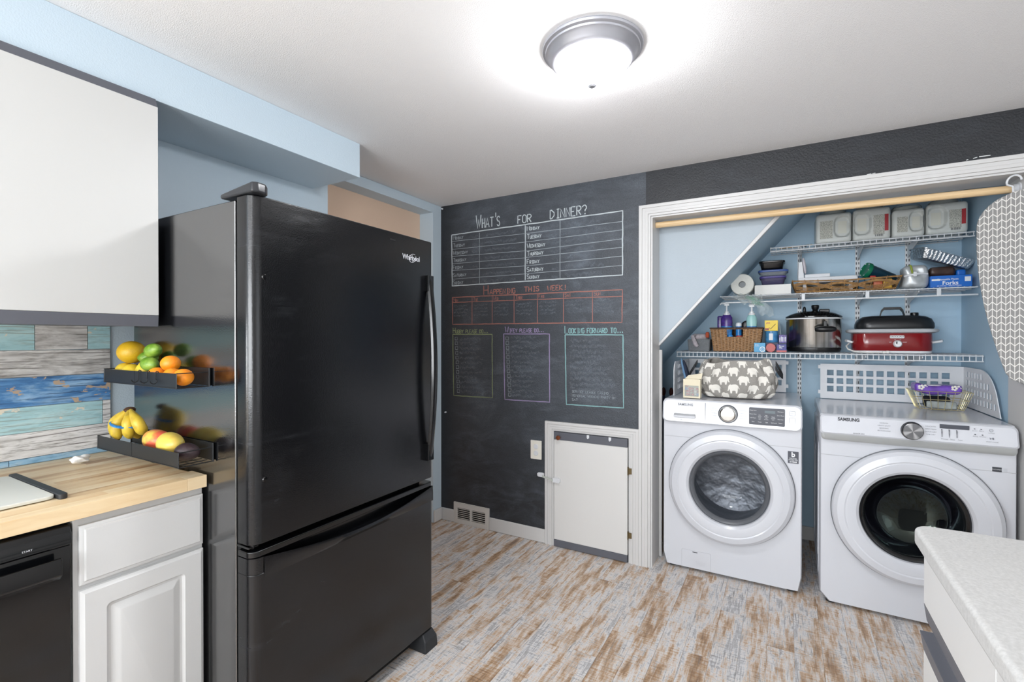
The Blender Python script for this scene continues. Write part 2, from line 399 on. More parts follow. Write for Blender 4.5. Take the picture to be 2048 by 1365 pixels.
# floor register in the baseboard
t = thing('vent_register', 'white metal air register with dark louvres in the baseboard', 'vent', (-1.972, WY, 0))
M('register_paint', 'D2CFCB', .45); v = MB(); x0, x1, z0, z1 = -2.125, -1.819, .001, .152
ops = ((-2.094, -1.981), (-1.965, -1.850))
v.box(x0, x1, WY - .012, WY - .0005, z0, .034); v.box(x0, x1, WY - .012, WY - .0005, .117, z1); v.box(x0, -2.094, WY - .012, WY - .0005, .034, .117)
v.box(-1.981, -1.965, WY - .012, WY - .0005, .034, .117); v.box(-1.850, x1, WY - .012, WY - .0005, .034, .117)
v.build('frame', 'register_paint', t); MB().box(-2.096, -1.848, WY - .0012, WY - .0004, .033, .118).build('duct_shade', 'matte_black', t)  # black sheet painted as the shade behind the louvres
for a, e in ops:
    for k in range(6):
        z = .041 + k * .0138
        MB().hexa([(a, WY - .011, z), (e, WY - .011, z), (e, WY - .002, z - .006), (a, WY - .002, z - .006)], [(a, WY - .011, z + .004), (e, WY - .011, z + .004), (e, WY - .002, z - .002), (a, WY - .002, z - .002)]).build('louvre', 'register_paint', t)
# nails in the black wall
for i, (x, z, s) in enumerate(((-2.236, 2.333, 'white push pin at the top corner of the black wall'), (-2.205, .808, 'white push pin low on the black wall beside the fridge'))):
    MB().lathe([(0, -.012), (.006, -.012), (.005, -.008), (.003, -.006), (.003, -.003), (.006, -.002), (.006, 0)], (x, WY, z), 'y', 12).build('push_pin', 'white_plastic', tag=(s, 'pin'))
# ================================================================== chalk drawing on the black wall
def chalk_mat(name, col, cover, sc=420):
    c = NT(name, .9); g = c.n('NewGeometry'); c.b.inputs['Base Color'].default_value = lin(col); c.b.inputs['Specular IOR Level'].default_value = .1
    n = c.noise(g.outputs['Position'], sc, 2, .6); n2 = c.noise(g.outputs['Position'], 60, 2, .6)
    f = c.math('ADD', c.math('MULTIPLY', n, .6), c.math('MULTIPLY', n2, .4))
    c.l(c.ramp(f, [(.5 - cover * .45, 0.0), (.62 - cover * .35, min(1.0, cover + .25))]), c.b.inputs['Alpha'])
chalk_mat('chalk_white', 'CDD6DA', .60); chalk_mat('chalk_orange', 'B57E73', .55); chalk_mat('chalk_green', '98A37E', .52); chalk_mat('chalk_purple', 'A596BC', .55)
chalk_mat('chalk_teal', '93BEC0', .58); chalk_mat('chalk_thin', 'AEB7BD', .5); chalk_mat('chalk_faint', '8893A0', .14, 500)
CY = WY - .0012
def ribbon(mb, pts, w, jit=.0):
    P = [Vector((p[0], 0, p[1])) for p in pts]
    # subdivide for a wavering hand
    Q = [P[0]]
    for a, e in zip(P, P[1:]):
        k = max(1, int((e - a).length / .035))
        for i in range(1, k + 1): Q.append(a.lerp(e, i / k))
    Q = [q + Vector((random.uniform(-jit, jit), 0, random.uniform(-jit, jit))) if 0 < i < len(Q) - 1 else q for i, q in enumerate(Q)]
    vs = []
    for i, q in enumerate(Q):
        t = Q[min(i+1, len(Q)-1)] - Q[max(i-1, 0)]
        if t.length < 1e-7: t = Vector((1, 0, 0))
        t.normalize(); n = Vector((-t.z, 0, t.x)) * (w / 2 * random.uniform(.85, 1.15))
        vs += [(q.x + n.x, CY, q.z + n.z), (q.x - n.x, CY, q.z - n.z)]
    mb.add(vs, [(2*i, 2*i+1, 2*i+3, 2*i+2) for i in range(len(Q) - 1)])
def write(mb, s, x, z, cap, w, width=None, slope=0, small=.7, jit=.0008):
    st, adv = strokes(s, small); k = (width / adv / cap) if width else 1.0
    for pl in st: ribbon(mb, [(x + p[0] * cap * k, z + p[1] * cap + slope * p[0] * cap * k) for p in pl], w, jit)
def chalk(name, mat): return (MB(), name, mat)
def put(mb, name, mat): return mb.build(name, mat, wall_black, recalc=False)
random.seed(11)
b = MB(); write(b, "What's", -1.932, 2.150, .095, .007, .205); write(b, "FOR", -1.590, 2.147, .052, .007, .112); write(b, "DINNER?", -1.346, 2.148, .058, .007, .262); put(b, 'chalk_heading', 'chalk_white')
b = MB()
ribbon(b, [(-2.150, 2.128), (-.860, 2.139), (-.861, 1.747), (-2.145, 1.750), (-2.150, 2.128)], .0072, .0012); ribbon(b, [(-1.532, 2.128), (-1.532, 1.757)], .0072, .001)
put(b, 'chalk_table_frame', 'chalk_white')
b = MB(); ribbon(b, [(-1.903, 2.118), (-1.903, 1.750)], .0035, .0006); ribbon(b, [(-1.275, 2.130), (-1.275, 1.755)], .0045, .0006)
for zl, zm in zip((2.080, 2.021, 1.969, 1.914, 1.865, 1.800), (2.072, 2.015, 1.955, 1.908, 1.853, 1.799)): ribbon(b, [(-2.148, zl), (-1.532, zm)], .0035, .0008)
for zm, zr in zip((2.072, 2.015, 1.953, 1.910, 1.853, 1.799), (2.074, 2.023, 1.968, 1.916, 1.863, 1.806)): ribbon(b, [(-1.532, zm), (-.861, zr)], .0040, .0008)
put(b, 'chalk_table_rows', 'chalk_thin')
days = ('Monday', 'Tuesday', 'Wednesday', 'Thursday', 'Friday', 'Saturday', 'Sunday')
b = MB()
for d, z in zip(days, (2.090, 2.034, 1.980, 1.926, 1.873, 1.816, 1.761)): write(b, d, -2.136, z, .028, .0040, .0135 * len(d) + .012)
put(b, 'chalk_day_names', 'chalk_thin')
b = MB()
for d, z in zip(days, (2.090, 2.034, 1.973, 1.920, 1.866, 1.812, 1.763)): write(b, d, -1.518, z, .030, .0044, .0140 * len(d) + .012)
put(b, 'chalk_day_names', 'chalk_white')
b = MB(); write(b, 'Happening', -1.867, 1.672, .065, .0065, .262, small=.52); write(b, 'THIS', -1.540, 1.678, .032, .0062, .118); write(b, 'WEEK!', -1.366, 1.677, .032, .0062, .135); put(b, 'chalk_heading', 'chalk_orange')
b = MB(); ribbon(b, [(-2.145, 1.664), (-.861, 1.658), (-.864, 1.459), (-2.141, 1.465), (-2.145, 1.664)], .0062, .001); ribbon(b, [(-2.144, 1.627), (-.863, 1.618)], .0045, .0008)
xs = (-1.968, -1.796, -1.619, -1.440, -1.251, -1.053)
for x in xs: ribbon(b, [(x, 1.662), (x, 1.463)], .0045, .0006)
put(b, 'chalk_week_grid', 'chalk_orange')
b = MB()
for d, x in zip(('Mon', 'Tue', 'Wed', 'Thur', 'Fri', 'Sat', 'Sun'), (-2.145,) + xs): write(b, d, x + .010, 1.630, .026, .0032, .012 * len(d) + .008)
put(b, 'chalk_day_names', 'chalk_orange')
def listbox(title, tx, tz, tw, cap, x0, x1, z0, z1, mat, nbox, bx, tick, small=.62):
    b = MB(); write(b, title, tx, tz, cap, .0055, tw, small=small); put(b, 'chalk_heading', mat)
    b = MB(); ribbon(b, [(x0, z1), (x1, z1 - .002), (x1 + .003, z0), (x0 + .009, z0 - .004), (x0, z1)], .0066, .001); put(b, 'chalk_frame', mat)
    if nbox:
        b = MB()
        for k in range(nbox):
            zz = z1 - .042 - k * (z1 - z0 - .055) / (nbox - 1) * .98; q = bx + .022 * k / nbox
            ribbon(b, [(q, zz), (q + .021, zz), (q + .021, zz + .022), (q, zz + .022), (q, zz)], .0028, .0008)
        put(b, 'chalk_checkboxes', tick)
def scribble(mb, x0, x1, z, h):
    x = x0; pts = []
    while x < x1: pts.append((x, z + random.uniform(-h, h))); x += random.uniform(.006, .013)
    if len(pts) > 1: ribbon(mb, pts, h * 1.5, .001)
listbox('Hubby please do...', -2.138, 1.399, .310, .040, -2.141, -1.797, .941, 1.391, 'chalk_green', 12, -2.120, 'chalk_thin')
listbox('Wifey please do...', -1.690, 1.402, .300, .040, -1.702, -1.352, .939, 1.392, 'chalk_purple', 13, -1.685, 'chalk_thin')
listbox('Looking forward to...', -1.241, 1.394, .388, .048, -1.239, -.857, .936, 1.384, 'chalk_teal', 0, 0, 'chalk_thin', .64)
b = MB()
for k in range(12): scribble(b, -2.080, -2.080 + random.uniform(.13, .24), 1.360 - k * .0355, .009)
for k in range(13): scribble(b, -1.645, -1.645 + random.uniform(.14, .25), 1.368 - k * .0333, .009)
for k in range(11): scribble(b, -1.205, -1.205 + random.uniform(.2, .31), 1.345 - k * .0345, .011)
for k in range(7):
    z = 2.095 - k * .0545
    scribble(b, -1.86, -1.60, z, .009); scribble(b, -1.965, -1.915, z, .009); scribble(b, -1.335, -1.285, z, .010); scribble(b, -1.24, -.95 + random.uniform(-.1, .03), z + .004, .010)
for x in (-2.145,) + xs:
    for k in range(4): scribble(b, x + .015, x + .14, 1.60 - k * .024, .007)
put(b, 'chalk_erased_writing', 'chalk_faint')
b = MB()
for i, s in enumerate(('service league casino', 'memorial weekend party on', 'sat')): write(b, s, -1.190, 1.012 - i * .026, .020, .0020, .0112 * len(s) + .008)
put(b, 'chalk_small_writing', 'chalk_thin')
M('bare_white', 'E8EAEA', .6)
b = MB(); ribbon(b, [(.345, 2.1555), (.362, 2.157)], .003, .0006); ribbon(b, [(.366, 2.1575), (.378, 2.158)], .0022, .0004); ribbon(b, [(.705, 2.160), (.712, 2.161)], .002, 0); ribbon(b, [(.728, 2.163), (.742, 2.166)], .0025, .0005); ribbon(b, [(.748, 2.167), (.785, 2.1665)], .0032, .0006); put(b, 'paint_chips', 'bare_white')

# ================================================================== ceiling light
LX, LY = -.573, 1.562; CZ = 2.352
M('brushed_nickel', 'B4B5BC', .45, .6)
M('lamp_glass', 'FFFFFF', .5, emit=('FBFCFF', 78.0))
def dome_lamp(name, label, x, y, power_mat):
    t = thing(name, label, 'ceiling light', (x, y, CZ - .135))
    MB().lathe([(.060, 0), (.166, 0), (.170, -.006), (.168, -.012), (.160, -.016), (.158, -.021), (.150, -.026), (.140, -.044), (.132, -.052), (.122, -.054), (.118, -.050)], (x, y, CZ), 'z', 64).build('rim', 'brushed_nickel', t)
    pr = [(.121 * math.cos(R(a)), -.050 - .075 * math.sin(R(a))) for a in range(0, 88, 8)] + [(.009, -.125)]
    MB().lathe(pr, (x, y, CZ), 'z', 64, cap1=True).build('glass_shade', power_mat, t)
    MB().lathe([(.008, -.121), (.015, -.126), (.015, -.131), (.010, -.135), (0, -.1355)], (x, y, CZ), 'z', 24).build('finial', 'brushed_nickel', t)
dome_lamp('ceiling_light', 'round nickel-rimmed glass dome light glowing on the ceiling', LX, LY, 'lamp_glass')
M('far_lamp_glass', 'FFFFFF', .5, emit=('FBFCFF', 24.0))
dome_lamp('ceiling_light', 'second glass dome light on the ceiling of the kitchen behind', -.35, -1.05, 'far_lamp_glass')

# ================================================================== kitchen run on the left
# backsplash boards -----------------------------------------------------------
def splash_mat(name, stops, grain='6E6A66', peel=None):
    c = NT(name, .5); g = c.n('NewGeometry'); oi = c.n('ObjectInfo')
    off = c.n('CombineXYZ'); c.l(c.math('MULTIPLY', oi.outputs['Random'], 17.0), off.inputs[1]); va = c.n('VectorMath', operation='ADD')
    c.l(g.outputs['Position'], va.inputs[0]); c.l(off.outputs[0], va.inputs[1]); p = va.outputs[0]
    n = c.noise(c.mapping(p, (1, 5, 22)), 1.6, 6, .65, .6)
    col = c.ramp(n, stops)
    wv = c.n('TexWave', wave_type='BANDS', bands_direction='Z'); c.l(c.mapping(p, (1, .9, 9)), wv.inputs['Vector']); wv.inputs['Scale'].default_value = 1.5; wv.inputs['Distortion'].default_value = 9; wv.inputs['Detail'].default_value = 3; wv.inputs['Detail Scale'].default_value = .8
    gr = c.math('MULTIPLY', c.ramp(wv.outputs['Fac'], [(.0, .95), (.09, 0.0)]), c.ramp(c.noise(c.mapping(p, (1, 6, 10)), 1, 3), [(.42, 0.0), (.55, 1.0)]))
    col = c.mix(gr, col, grain)
    fine = c.noise(c.mapping(p, (1, 12, 160)), 1.0, 3, .7)
    col = c.mix(c.ramp(fine, [(.53, 0.0), (.70, .8)]), col, grain)
    if peel:
        pn = c.noise(c.mapping(p, (1, 9, 16)), 1.4, 5, .6, .4); mk = c.ramp(pn, [(peel[0], 0.0), (peel[0] + .015, 1.0)])
        col = c.mix(mk, col, peel[1])
    c.l(col, c.b.inputs['Base Color']); c.bump(n, .001)
splash_mat('board_whitewash', [(.32, 'A09D9A'), (.44, 'D6D5D4'), (.6, 'EDECEC')])
splash_mat('board_grey', [(.3, '807D7A'), (.46, 'B9B7B6'), (.62, 'DBDAD9')])
splash_mat('board_blue', [(.3, '33639A'), (.5, '4F86BD'), (.68, '98BEE0')], '2C4A70', (.585, 'BBA48C'))
splash_mat('board_aqua', [(.3, '95BEC6'), (.5, 'ADD4DA'), (.7, 'C6E0E2')], '93A3A0', (.62, 'E0D8C8'))
splash_mat('board_sky', [(.3, '6FA0C4'), (.5, '93BBD6'), (.7, 'B9D0DF')], '5C7A90')
wl_o = bpy.data.objects['wall_left']
ZR = [.9305, .952, 1.039, 1.127, 1.228, 1.320, 1.44]
rows = [[('board_sky', -1.2, .56), ('board_sky', .56, .838)], [('board_whitewash', -1.2, -.1), ('board_whitewash', -.1, .838)], [('board_grey', -1.2, 0.1), ('board_aqua', .1, .813), ('board_whitewash', .813, .838)],
        [('board_aqua', -1.2, -.3), ('board_blue', -.3, .838)], [('board_whitewash', -1.2, .2), ('board_grey', .2, .838)], [('board_blue', -1.2, .1), ('board_aqua', .1, .625), ('board_grey', .625, .769), ('board_aqua', .769, .838)]]
for k, rw in enumerate(rows):
    for m, y0, y1 in rw:
        MB().box(-2.2495, -2.243 + random.uniform(0, .0012), y0 + .0008, y1 - .0008, ZR[k] + .0008, ZR[k+1] - .0008).build('board', m, wl_o, bevel=.0008, seg=1)
M('white_slab_dimmed', 'CACAC8', .4)  # cabinet white darkened to offset the strong light on the upper doors
# upper cabinets -----------------------------------------------------------------
for y0, y1, lb in ((.02, .826, 'white slab-door wall cabinet with grey rails beside the fridge'), (-.50, .018, 'white wall cabinet nearer the camera, left of the first')):
    t = thing('wall_cabinet', lb, 'cabinet', (-2.05, (y0 + y1) / 2, 1.40), group='wall cabinets')
    MB().box(-2.242, -1.872, y0, y1, 1.405, 2.176).build('body', 'grey_rail', t)
    MB().box(-1.871, -1.850, y0, y1, 1.4385, 2.1440).build('door', 'white_slab_dimmed', t, bevel=.001)
    MB().prism([(-1.871, 2.1445), (-1.853, 2.1445), (-1.866, 2.1755), (-1.871, 2.1755)], 'y', y0, y1).build('top_rail', 'grey_rail', t)
    MB().prism([(-1.871, 1.400), (-1.853, 1.400), (-1.850, 1.438), (-1.871, 1.438)], 'y', y0, y1).build('bottom_rail', 'grey_rail', t, bevel=.001)
# butcher block worktop ------------------------------------------------------------
c = NT('butcher_block', .38); g = c.n('NewGeometry'); oi = c.n('ObjectInfo')
off = c.n('CombineXYZ'); c.l(c.math('MULTIPLY', oi.outputs['Random'], 23.0), off.inputs[0]); c.l(c.math('MULTIPLY', oi.outputs['Random'], 51.0), off.inputs[1]); va = c.n('VectorMath', operation='ADD')
c.l(g.outputs['Position'], va.inputs[0]); c.l(off.outputs[0], va.inputs[1]); p = va.outputs[0]
n = c.noise(c.mapping(p, (50, 4, 30)), 1, 5, .6, .4); n2 = c.noise(c.mapping(p, (14, 1.4, 9)), 1, 3, .5)
tone = c.math('ADD', c.math('ADD', c.math('MULTIPLY', n, .45), c.math('MULTIPLY', n2, .35)), c.math('MULTIPLY', oi.outputs['Random'], .27))
c.l(c.ramp(tone, [(.30, 'EFDCBC'), (.48, 'E8CFA6'), (.60, 'DDBC8E'), (.70, 'B88D60')]), c.b.inputs['Base Color'])
top = thing('worktop', 'butcher-block wooden worktop over the dishwasher and white cabinet', 'worktop', (-1.91, 0, .892))
random.seed(5); sw = (2.243 - 1.585) / 15
for i in range(15):
    x0 = -2.243 + i * sw; y = -1.2 - random.uniform(0, .4)
    while y < .84:
        ln = random.uniform(.28, .62); a, e = max(y, -1.2), min(y + ln, .84)
        if e - a > .015:
            MB().box(x0 + .0001, x0 + sw - .0001, a + .0001, e - .0001, .892, .930).build('stave', 'butcher_block', top, bevel=.0012 if i == 14 else 0)
        y += ln
# base cabinet ------------------------------------------------------------------------
def raised_door(name, y0, y1, z0, z1, xf, parent, mat, fr=.055):
    """routed panel door facing +X: outer bevel, then a groove, then the raised field"""
    b = MB()
    def ring(d, x, rr=0.0):
        return [(x, p[0], p[1]) for p in rrect(y0 + d, y1 - d, z0 + d, z1 - d, max(rr, .0006), 4)]
    b.loft([ring(0, xf - .019), ring(0, xf - .006), ring(.004, xf - .0045), ring(.009, xf), ring(fr, xf, .012), ring(fr + .006, xf - .007, .010), ring(fr + .012, xf - .008, .006), ring(fr + .030, xf - .001, .002), ring(fr + .034, xf, .001)], True, True)
    return b.build(name, mat, parent, angle=25)
t = thing('base_cabinet', 'white base cabinet with one drawer and a raised-panel door', 'cabinet', (-1.93, .68, 0))
k = MB(); k.box(-2.243, -1.614, .520, .840, .10, .8915); k.box(-2.243, -1.70, .525, .835, 0, .10); k.build('body', 'white_paint_cab', t, bevel=.001)
b = MB()
def rg(d, x): return [(x, .530 + d, .711 + d), (x, .836 - d, .711 + d), (x, .836 - d, .868 - d), (x, .530 + d, .868 - d)]
b.loft([rg(0, -1.6135), rg(0, -1.602), rg(.005, -1.600), rg(.009, -1.600), rg(.012, -1.595)]); b.build('drawer_front', 'white_paint_cab', t, angle=25)
raised_door('door', .530, .836, .115, .697, -1.595, t, 'white_paint_cab')
# dishwasher ---------------------------------------------------------------------------
M('gloss_black', '0B0C0E', .12, spec=.6); M('satin_black', '131417', .28)
t = thing('dishwasher', 'black dishwasher with a pocket bar handle under the worktop', 'dishwasher', (-1.92, .21, 0))
k = MB(); k.box(-2.243, -1.640, -.085, .517, .08, .888); k.build('tub', 'satin_black', t)
MB().box(-1.6395, -1.604, -.083, .515, .10, .828).build('door', 'gloss_black', t, bevel=.004)
MB().prism([(-1.6395, .8285), (-1.600, .8285), (-1.600, .855), (-1.612, .878), (-1.6395, .878)], 'y', -.083, .515).build('control_strip', 'gloss_black', t, bevel=.003)
hb = MB(); hb.prism([(-1.6035, .758), (-1.585, .752), (-1.574, .765), (-1.574, .806), (-1.578, .810), (-1.583, .806), (-1.583, .774), (-1.6035, .770)], 'y', -.03, .488); hb.build('handle', 'gloss_black', t, bevel=.003)
MB().box(-2.243, -1.66, -.085, .517, 0, .079).build('kick_plate', 'matte_black', t)
text('CLEAN', (-1.5995, .35, .842), .0065, 'white_plastic', t, (0, 1, 0), (0, 0, 1)); text('START', (-1.5995, .43, .842), .0065, 'white_plastic', t, (0, 1, 0), (0, 0, 1))
# another base unit further left, outside the picture
t = thing('base_cabinet', 'white base cabinet left of the black dishwasher', 'cabinet', (-1.93, -.64, 0))
MB().box(-2.243, -1.614, -1.19, -.087, 0, .8915).build('body', 'white_paint_cab', t); raised_door('door', -1.18, -.64, .115, .87, -1.595, t, 'white_paint_cab'); raised_door('door', -.635, -.095, .115, .87, -1.595, t, 'white_paint_cab')
# cutting board and tissue -----------------------------------------------------------------
t = thing('cutting_board', 'translucent white cutting board with dark rubber ends', 'cutting board', (-1.87, .33, .9302))
M('board_plastic', 'D3D3CB', .45, sss=.1); M('dark_rubber', '26282B', .5)
MB().prism(rrect(-2.055, -1.690, .14, .512, .02), 'z', .9325, .9425).build('slab', 'board_plastic', t, bevel=.003)
for a, e in ((.5125, .532), (.120, .1395)): MB().prism(rrect(-2.063, -1.675, a, e, .008), 'z', .9302, .9445).build('rubber_end', 'dark_rubber', t, bevel=.002)
M('tissue', 'F0EEEA', .9)
def crumple(p): 
    k = 1 + .22 * math.sin(4*p.x + 3*p.y) * math.sin(3*p.z + 2*p.x) + .12 * math.sin(6*p.y + 5*p.z); return Vector((p.x*k, p.y*k, p.z*k*.8))
MB().ell((-2.086, .693, .9485), .017, .026, .017, None, 28, 18, crumple).build('tissue', 'tissue', tag=('small crumpled white tissue lying on the wooden worktop', 'tissue'))
# ================================================================== refrigerator
def fridge_mat(name, rough, bumpd, smear=True, spec=.5):
    c = NT(name, rough); tc = c.n('TexCoord'); ob = tc.outputs['Object']; c.b.inputs['Specular IOR Level'].default_value = spec
    c.b.inputs['Base Color'].default_value = lin('08090B'); c.b.inputs['IOR'].default_value = 1.55 if smear else 3.0
    if smear:
        a = c.noise(c.mapping(ob, (1, 2, 3), rot=(.5, 0, 0)), 1.5, 4, .6, 1.0); s2 = c.noise(c.mapping(ob, (1, 3, 26), rot=(.35, 0, 0)), 1.5, 4, .6, 1.0)
        k = c.math('MULTIPLY', c.ramp(a, [(.52, 0.0), (.72, 1.0)]), c.ramp(s2, [(.42, 0.0), (.7, 1.0)]))
        c.l(c.ramp(k, [(0, rough), (1, min(1, rough + .15))]), c.b.inputs['Roughness'])
        c.l(c.mix(c.math('MULTIPLY', k, .35), '0A0B0E', '2C2F34'), c.b.inputs['Base Color'])
    lo = c.noise(ob, 5.0, 2, .5); hi = c.noise(ob, 260, 2, .5)
    c.bump(c.math('ADD', c.math('MULTIPLY', lo, .0), hi), bumpd)
fridge_mat('fridge_front', .20, .00025, True, .5); fridge_mat('fridge_side', .15, .00022, False, .5)
M('fridge_trim', '0A0B0D', .16, spec=.6); M('fridge_grey', '2A2C30', .3)
FX = -1.360
fr = thing('refrigerator', 'tall black bottom-freezer refrigerator with fruit baskets on its side', 'refrigerator', (-1.73, 1.265, 0))
MB().box(-2.088, -1.447, .850, 1.680, .035, 1.780).build('case', 'fridge_side', fr, bevel=.004)
MB().box(-1.4465, -1.432, .856, 1.674, .075, 1.775).build('gasket', 'matte_black', fr)
def door_prof(x0, x1, y0, y1, r): # plan outline, front corners rounded; slight bow of the front
    o = rrect(x0, x1, y0, y1, [.004, r, r * .6, .004], 8); return o
dr = MB().prism(door_prof(-1.4315, FX, .846, 1.684, .034), 'z', .744, 1.786).build('door', 'fridge_front', fr, bevel=.003)
# freezer drawer: front skin with a bowed pull lip above a scooped recess
fz = MB().prism(door_prof(-1.4315, FX, .846, 1.684, .034), 'z', .078, .655).build('freezer_drawer', 'fridge_front', fr, bevel=.003)
MB().prism(door_prof(-1.4315, FX - .028, .860, 1.672, .01), 'z', .6555, .7035).build('recess', 'fridge_trim', fz)
MB().prism(door_prof(-1.4315, FX - .004, .846, 1.684, .030), 'z', .7040, .7240).build('top_rail', 'fridge_trim', fz, bevel=.004)
MB().prism(rrect(-1.4315, FX - .0005, .846, .884, [.004, .034, .002, .004], 8), 'z', .6555, .7035).build('end_cap', 'fridge_front', fz)
MB().prism(rrect(-1.4315, FX - .0005, 1.676, 1.684, [.002, .002, .004, .002], 4), 'z', .6555, .7035).build('end_cap', 'fridge_front', fz)
lip = MB(); rings = []
for i in range(25):
    t_ = i / 24; y = .885 + t_ * (1.682 - .885); bow = math.sin(math.pi * t_) 
    zt = .7020 - .036 * bow; zb = .640; xo = FX + .001 + .016 * bow
    rings.append([(FX - .026, y, zb), (FX + .0005, y, zb), (xo, y, (zb + zt) / 2 + .004), (xo - .003, y, zt), (xo - .010, y, zt - .002), (FX - .012, y, zb + .02)])
lip.loft(rings).build('pull_lip', 'fridge_front', fz, angle=50)
# bowed upright handle near the right edge
hd = MB(); rings = []
for i in range(33):
    t_ = i / 32; z = .832 + t_ * (1.630 - .832); bow = math.sin(math.pi * t_) ** .8; xo = FX + .014 + .032 * bow
    yy = 1.632; wd = .026
    rings.append([(xo - .012, yy - .004, z), (xo, yy, z), (xo + .004, yy + wd * .5, z), (xo, yy + wd, z), (xo - .012, yy + wd + .004, z)])
hd.loft(rings); hd.box(FX - .002, FX + .020, 1.626, 1.664, .828, .90); hd.box(FX - .002, FX + .020, 1.626, 1.664, 1.565, 1.634)
hd.build('handle', 'fridge_trim', fr, bevel=.002, angle=50)
# hinge cover on top, middle hinge, foot covers
hc = MB(); out = [(-1.505, .838), (-1.345, .838), (-1.335, .852), (-1.338, .880), (-1.355, .895), (-1.47, .93), (-1.505, .935)]
zt = lambda x: 1.818 - .016 * max(0, (-1.38 - x) / .125)
hc.loft([[(x, y, 1.787) for x, y in out], [(x, y, zt(x) - .006) for x, y in out], [(x * .985 - .021, y * .97 + .0258, zt(x)) for x, y in out]])
hc.build('hinge_cover', 'fridge_grey', fr, bevel=.006, seg=3, angle=30)
mh = MB(); mh.box(-1.445, -1.385, .852, .884, .7280, .7360); mh.lathe([(.008, 0), (.008, .016)], (-1.392, .868, .7260), 'z', 16, True, True); mh.build('middle_hinge', 'fridge_trim', fr, bevel=.002)
for yy in (1.600, .850):
    f = MB(); f.loft([[(-1.43, yy, 0), (-1.335, yy, 0), (-1.335, yy + .085, 0), (-1.43, yy + .085, 0)], [(-1.43, yy, .045), (-1.340, yy + .004, .045), (-1.340, yy + .085, .045), (-1.43, yy + .085, .045)], [(-1.43, yy + .01, .070), (-1.368, yy + .02, .070), (-1.368, yy + .085, .070), (-1.43, yy + .085, .070)]]); f.build('foot_cover', 'dark_rubber', fr, bevel=.005)
MB().box(-1.45, -1.42, .94, 1.595, .012, .07).build('kick_grille', 'matte_black', fr)
for z in (1.545, .935): MB().lathe([(0, .0035), (.007, .003), (.009, 0)], (FX - .0002, .888, z), 'x', 16).build('plug_button', 'fridge_trim', dr)
MB().box(FX - .003, FX + .0012, 1.415, 1.445, 1.752, 1.757).build('badge', 'matte_black', dr)
M('silver_print', 'C9CBD0', .35, .4)
LR, LU = (0, .999, -.0), (0, 0, 1)
text('Whirlpool', (FX + .0008, 1.540, 1.697), .030, 'silver_print', dr, LR, LU, sx=.92, bold=.0006, space=.92, name='logo')
ring_ = MB(); ring_.tube([(FX + .0008, 1.548 + .020 * math.cos(R(a)) + .006 * math.sin(R(a)), 1.697 + .018 * math.sin(R(a))) for a in range(60, 400, 12)], .0011, 5); ring_.build('logo', 'silver_print', dr)
# wire-mesh fruit baskets held on the fridge side by magnets ---------------------------------
M('basket_black', '17191C', .42)
def fruit_basket(label, x0, x1, xb1, z0, z1, yf, yb=.8465):
    t = thing('fruit_basket', label, 'basket', ((x0 + x1) / 2, (yf + yb) / 2, z0), group='baskets on the fridge side')
    b = MB(); xm = (x0 + x1) / 2 - .02
    b.box(x0, xm - .001, yf, yf + .0015, z0 + .003, z1); b.box(xm + .001, x1, yf, yf + .0015, z0 + .003, z1)
    b.build('front_panel', 'basket_black', t)
    MB().box(x0, x1, yb - .002, yb, z0 + .003, z1 + .012).build('back_panel', 'basket_black', t)
    w_ = MB(); r = .0018
    for x, za in ((x0, z1), (x1, z1)):
        w_.tube([(x, yf, z0), (x, yf, za), (x, yb - .003, za), (x, yb - .003, z0)], r, 6)
        w_.tube([(x, yf, z0 + .002), (x, yb - .003, z0 + .002)], r, 6)
    w_.tube([(x0, yf, z0 + .002), (x1, yf, z0 + .002)], r, 6)
    w_.tube([(x1, yb - .003, z0), (x1, yb - .003, z1 + .012)], .003, 6)
    n = int((x1 - x0) / .03)
    for i in range(1, n): w_.tube([(x0 + (x1 - x0) * i / n, yf, z0 + .002), (x0 + (x1 - x0) * i / n, yb - .003, z0 + .002)], .0013, 5)
    for k in range(1, 4): w_.tube([(x0, yf + (yb - yf) * k / 4, z0 + .0005), (x1, yf + (yb - yf) * k / 4, z0 + .0005)], .0013, 5)
    stuff(w_.build('wire_frame', 'basket_black', t))
    return t
fruit_basket('black wall basket of citrus, upper one on the fridge side', -2.056, -1.578, 0, 1.208, 1.2545, .750)
fruit_basket('black wall basket with bananas and mangoes, lower one on the fridge side', -2.095, -1.558, 0, .974, 1.020, .745)
for i, (x, s) in enumerate(((-1.800, 'black S-hook left of three on the upper fruit basket'), (-1.745, 'black S-hook in the middle of three on the upper fruit basket'), (-1.690, 'black S-hook right of three on the upper fruit basket'))):
    b = MB(); P = [(x, .7525, 1.248), (x, .7525, 1.2565), (x, .748, 1.2585), (x, .7455, 1.255), (x, .7450, 1.235)]
    P += [(x + .0045 * i, .7450 - .0095 + .0095 * math.cos(R(a)), 1.230 - .0095 * math.sin(R(a))) for a in range(0, 200, 25)]
    b.tube(P, .0016, 7).build('s_hook', 'basket_black', tag=(s, 'hook', 'S-hooks on the fruit basket'))
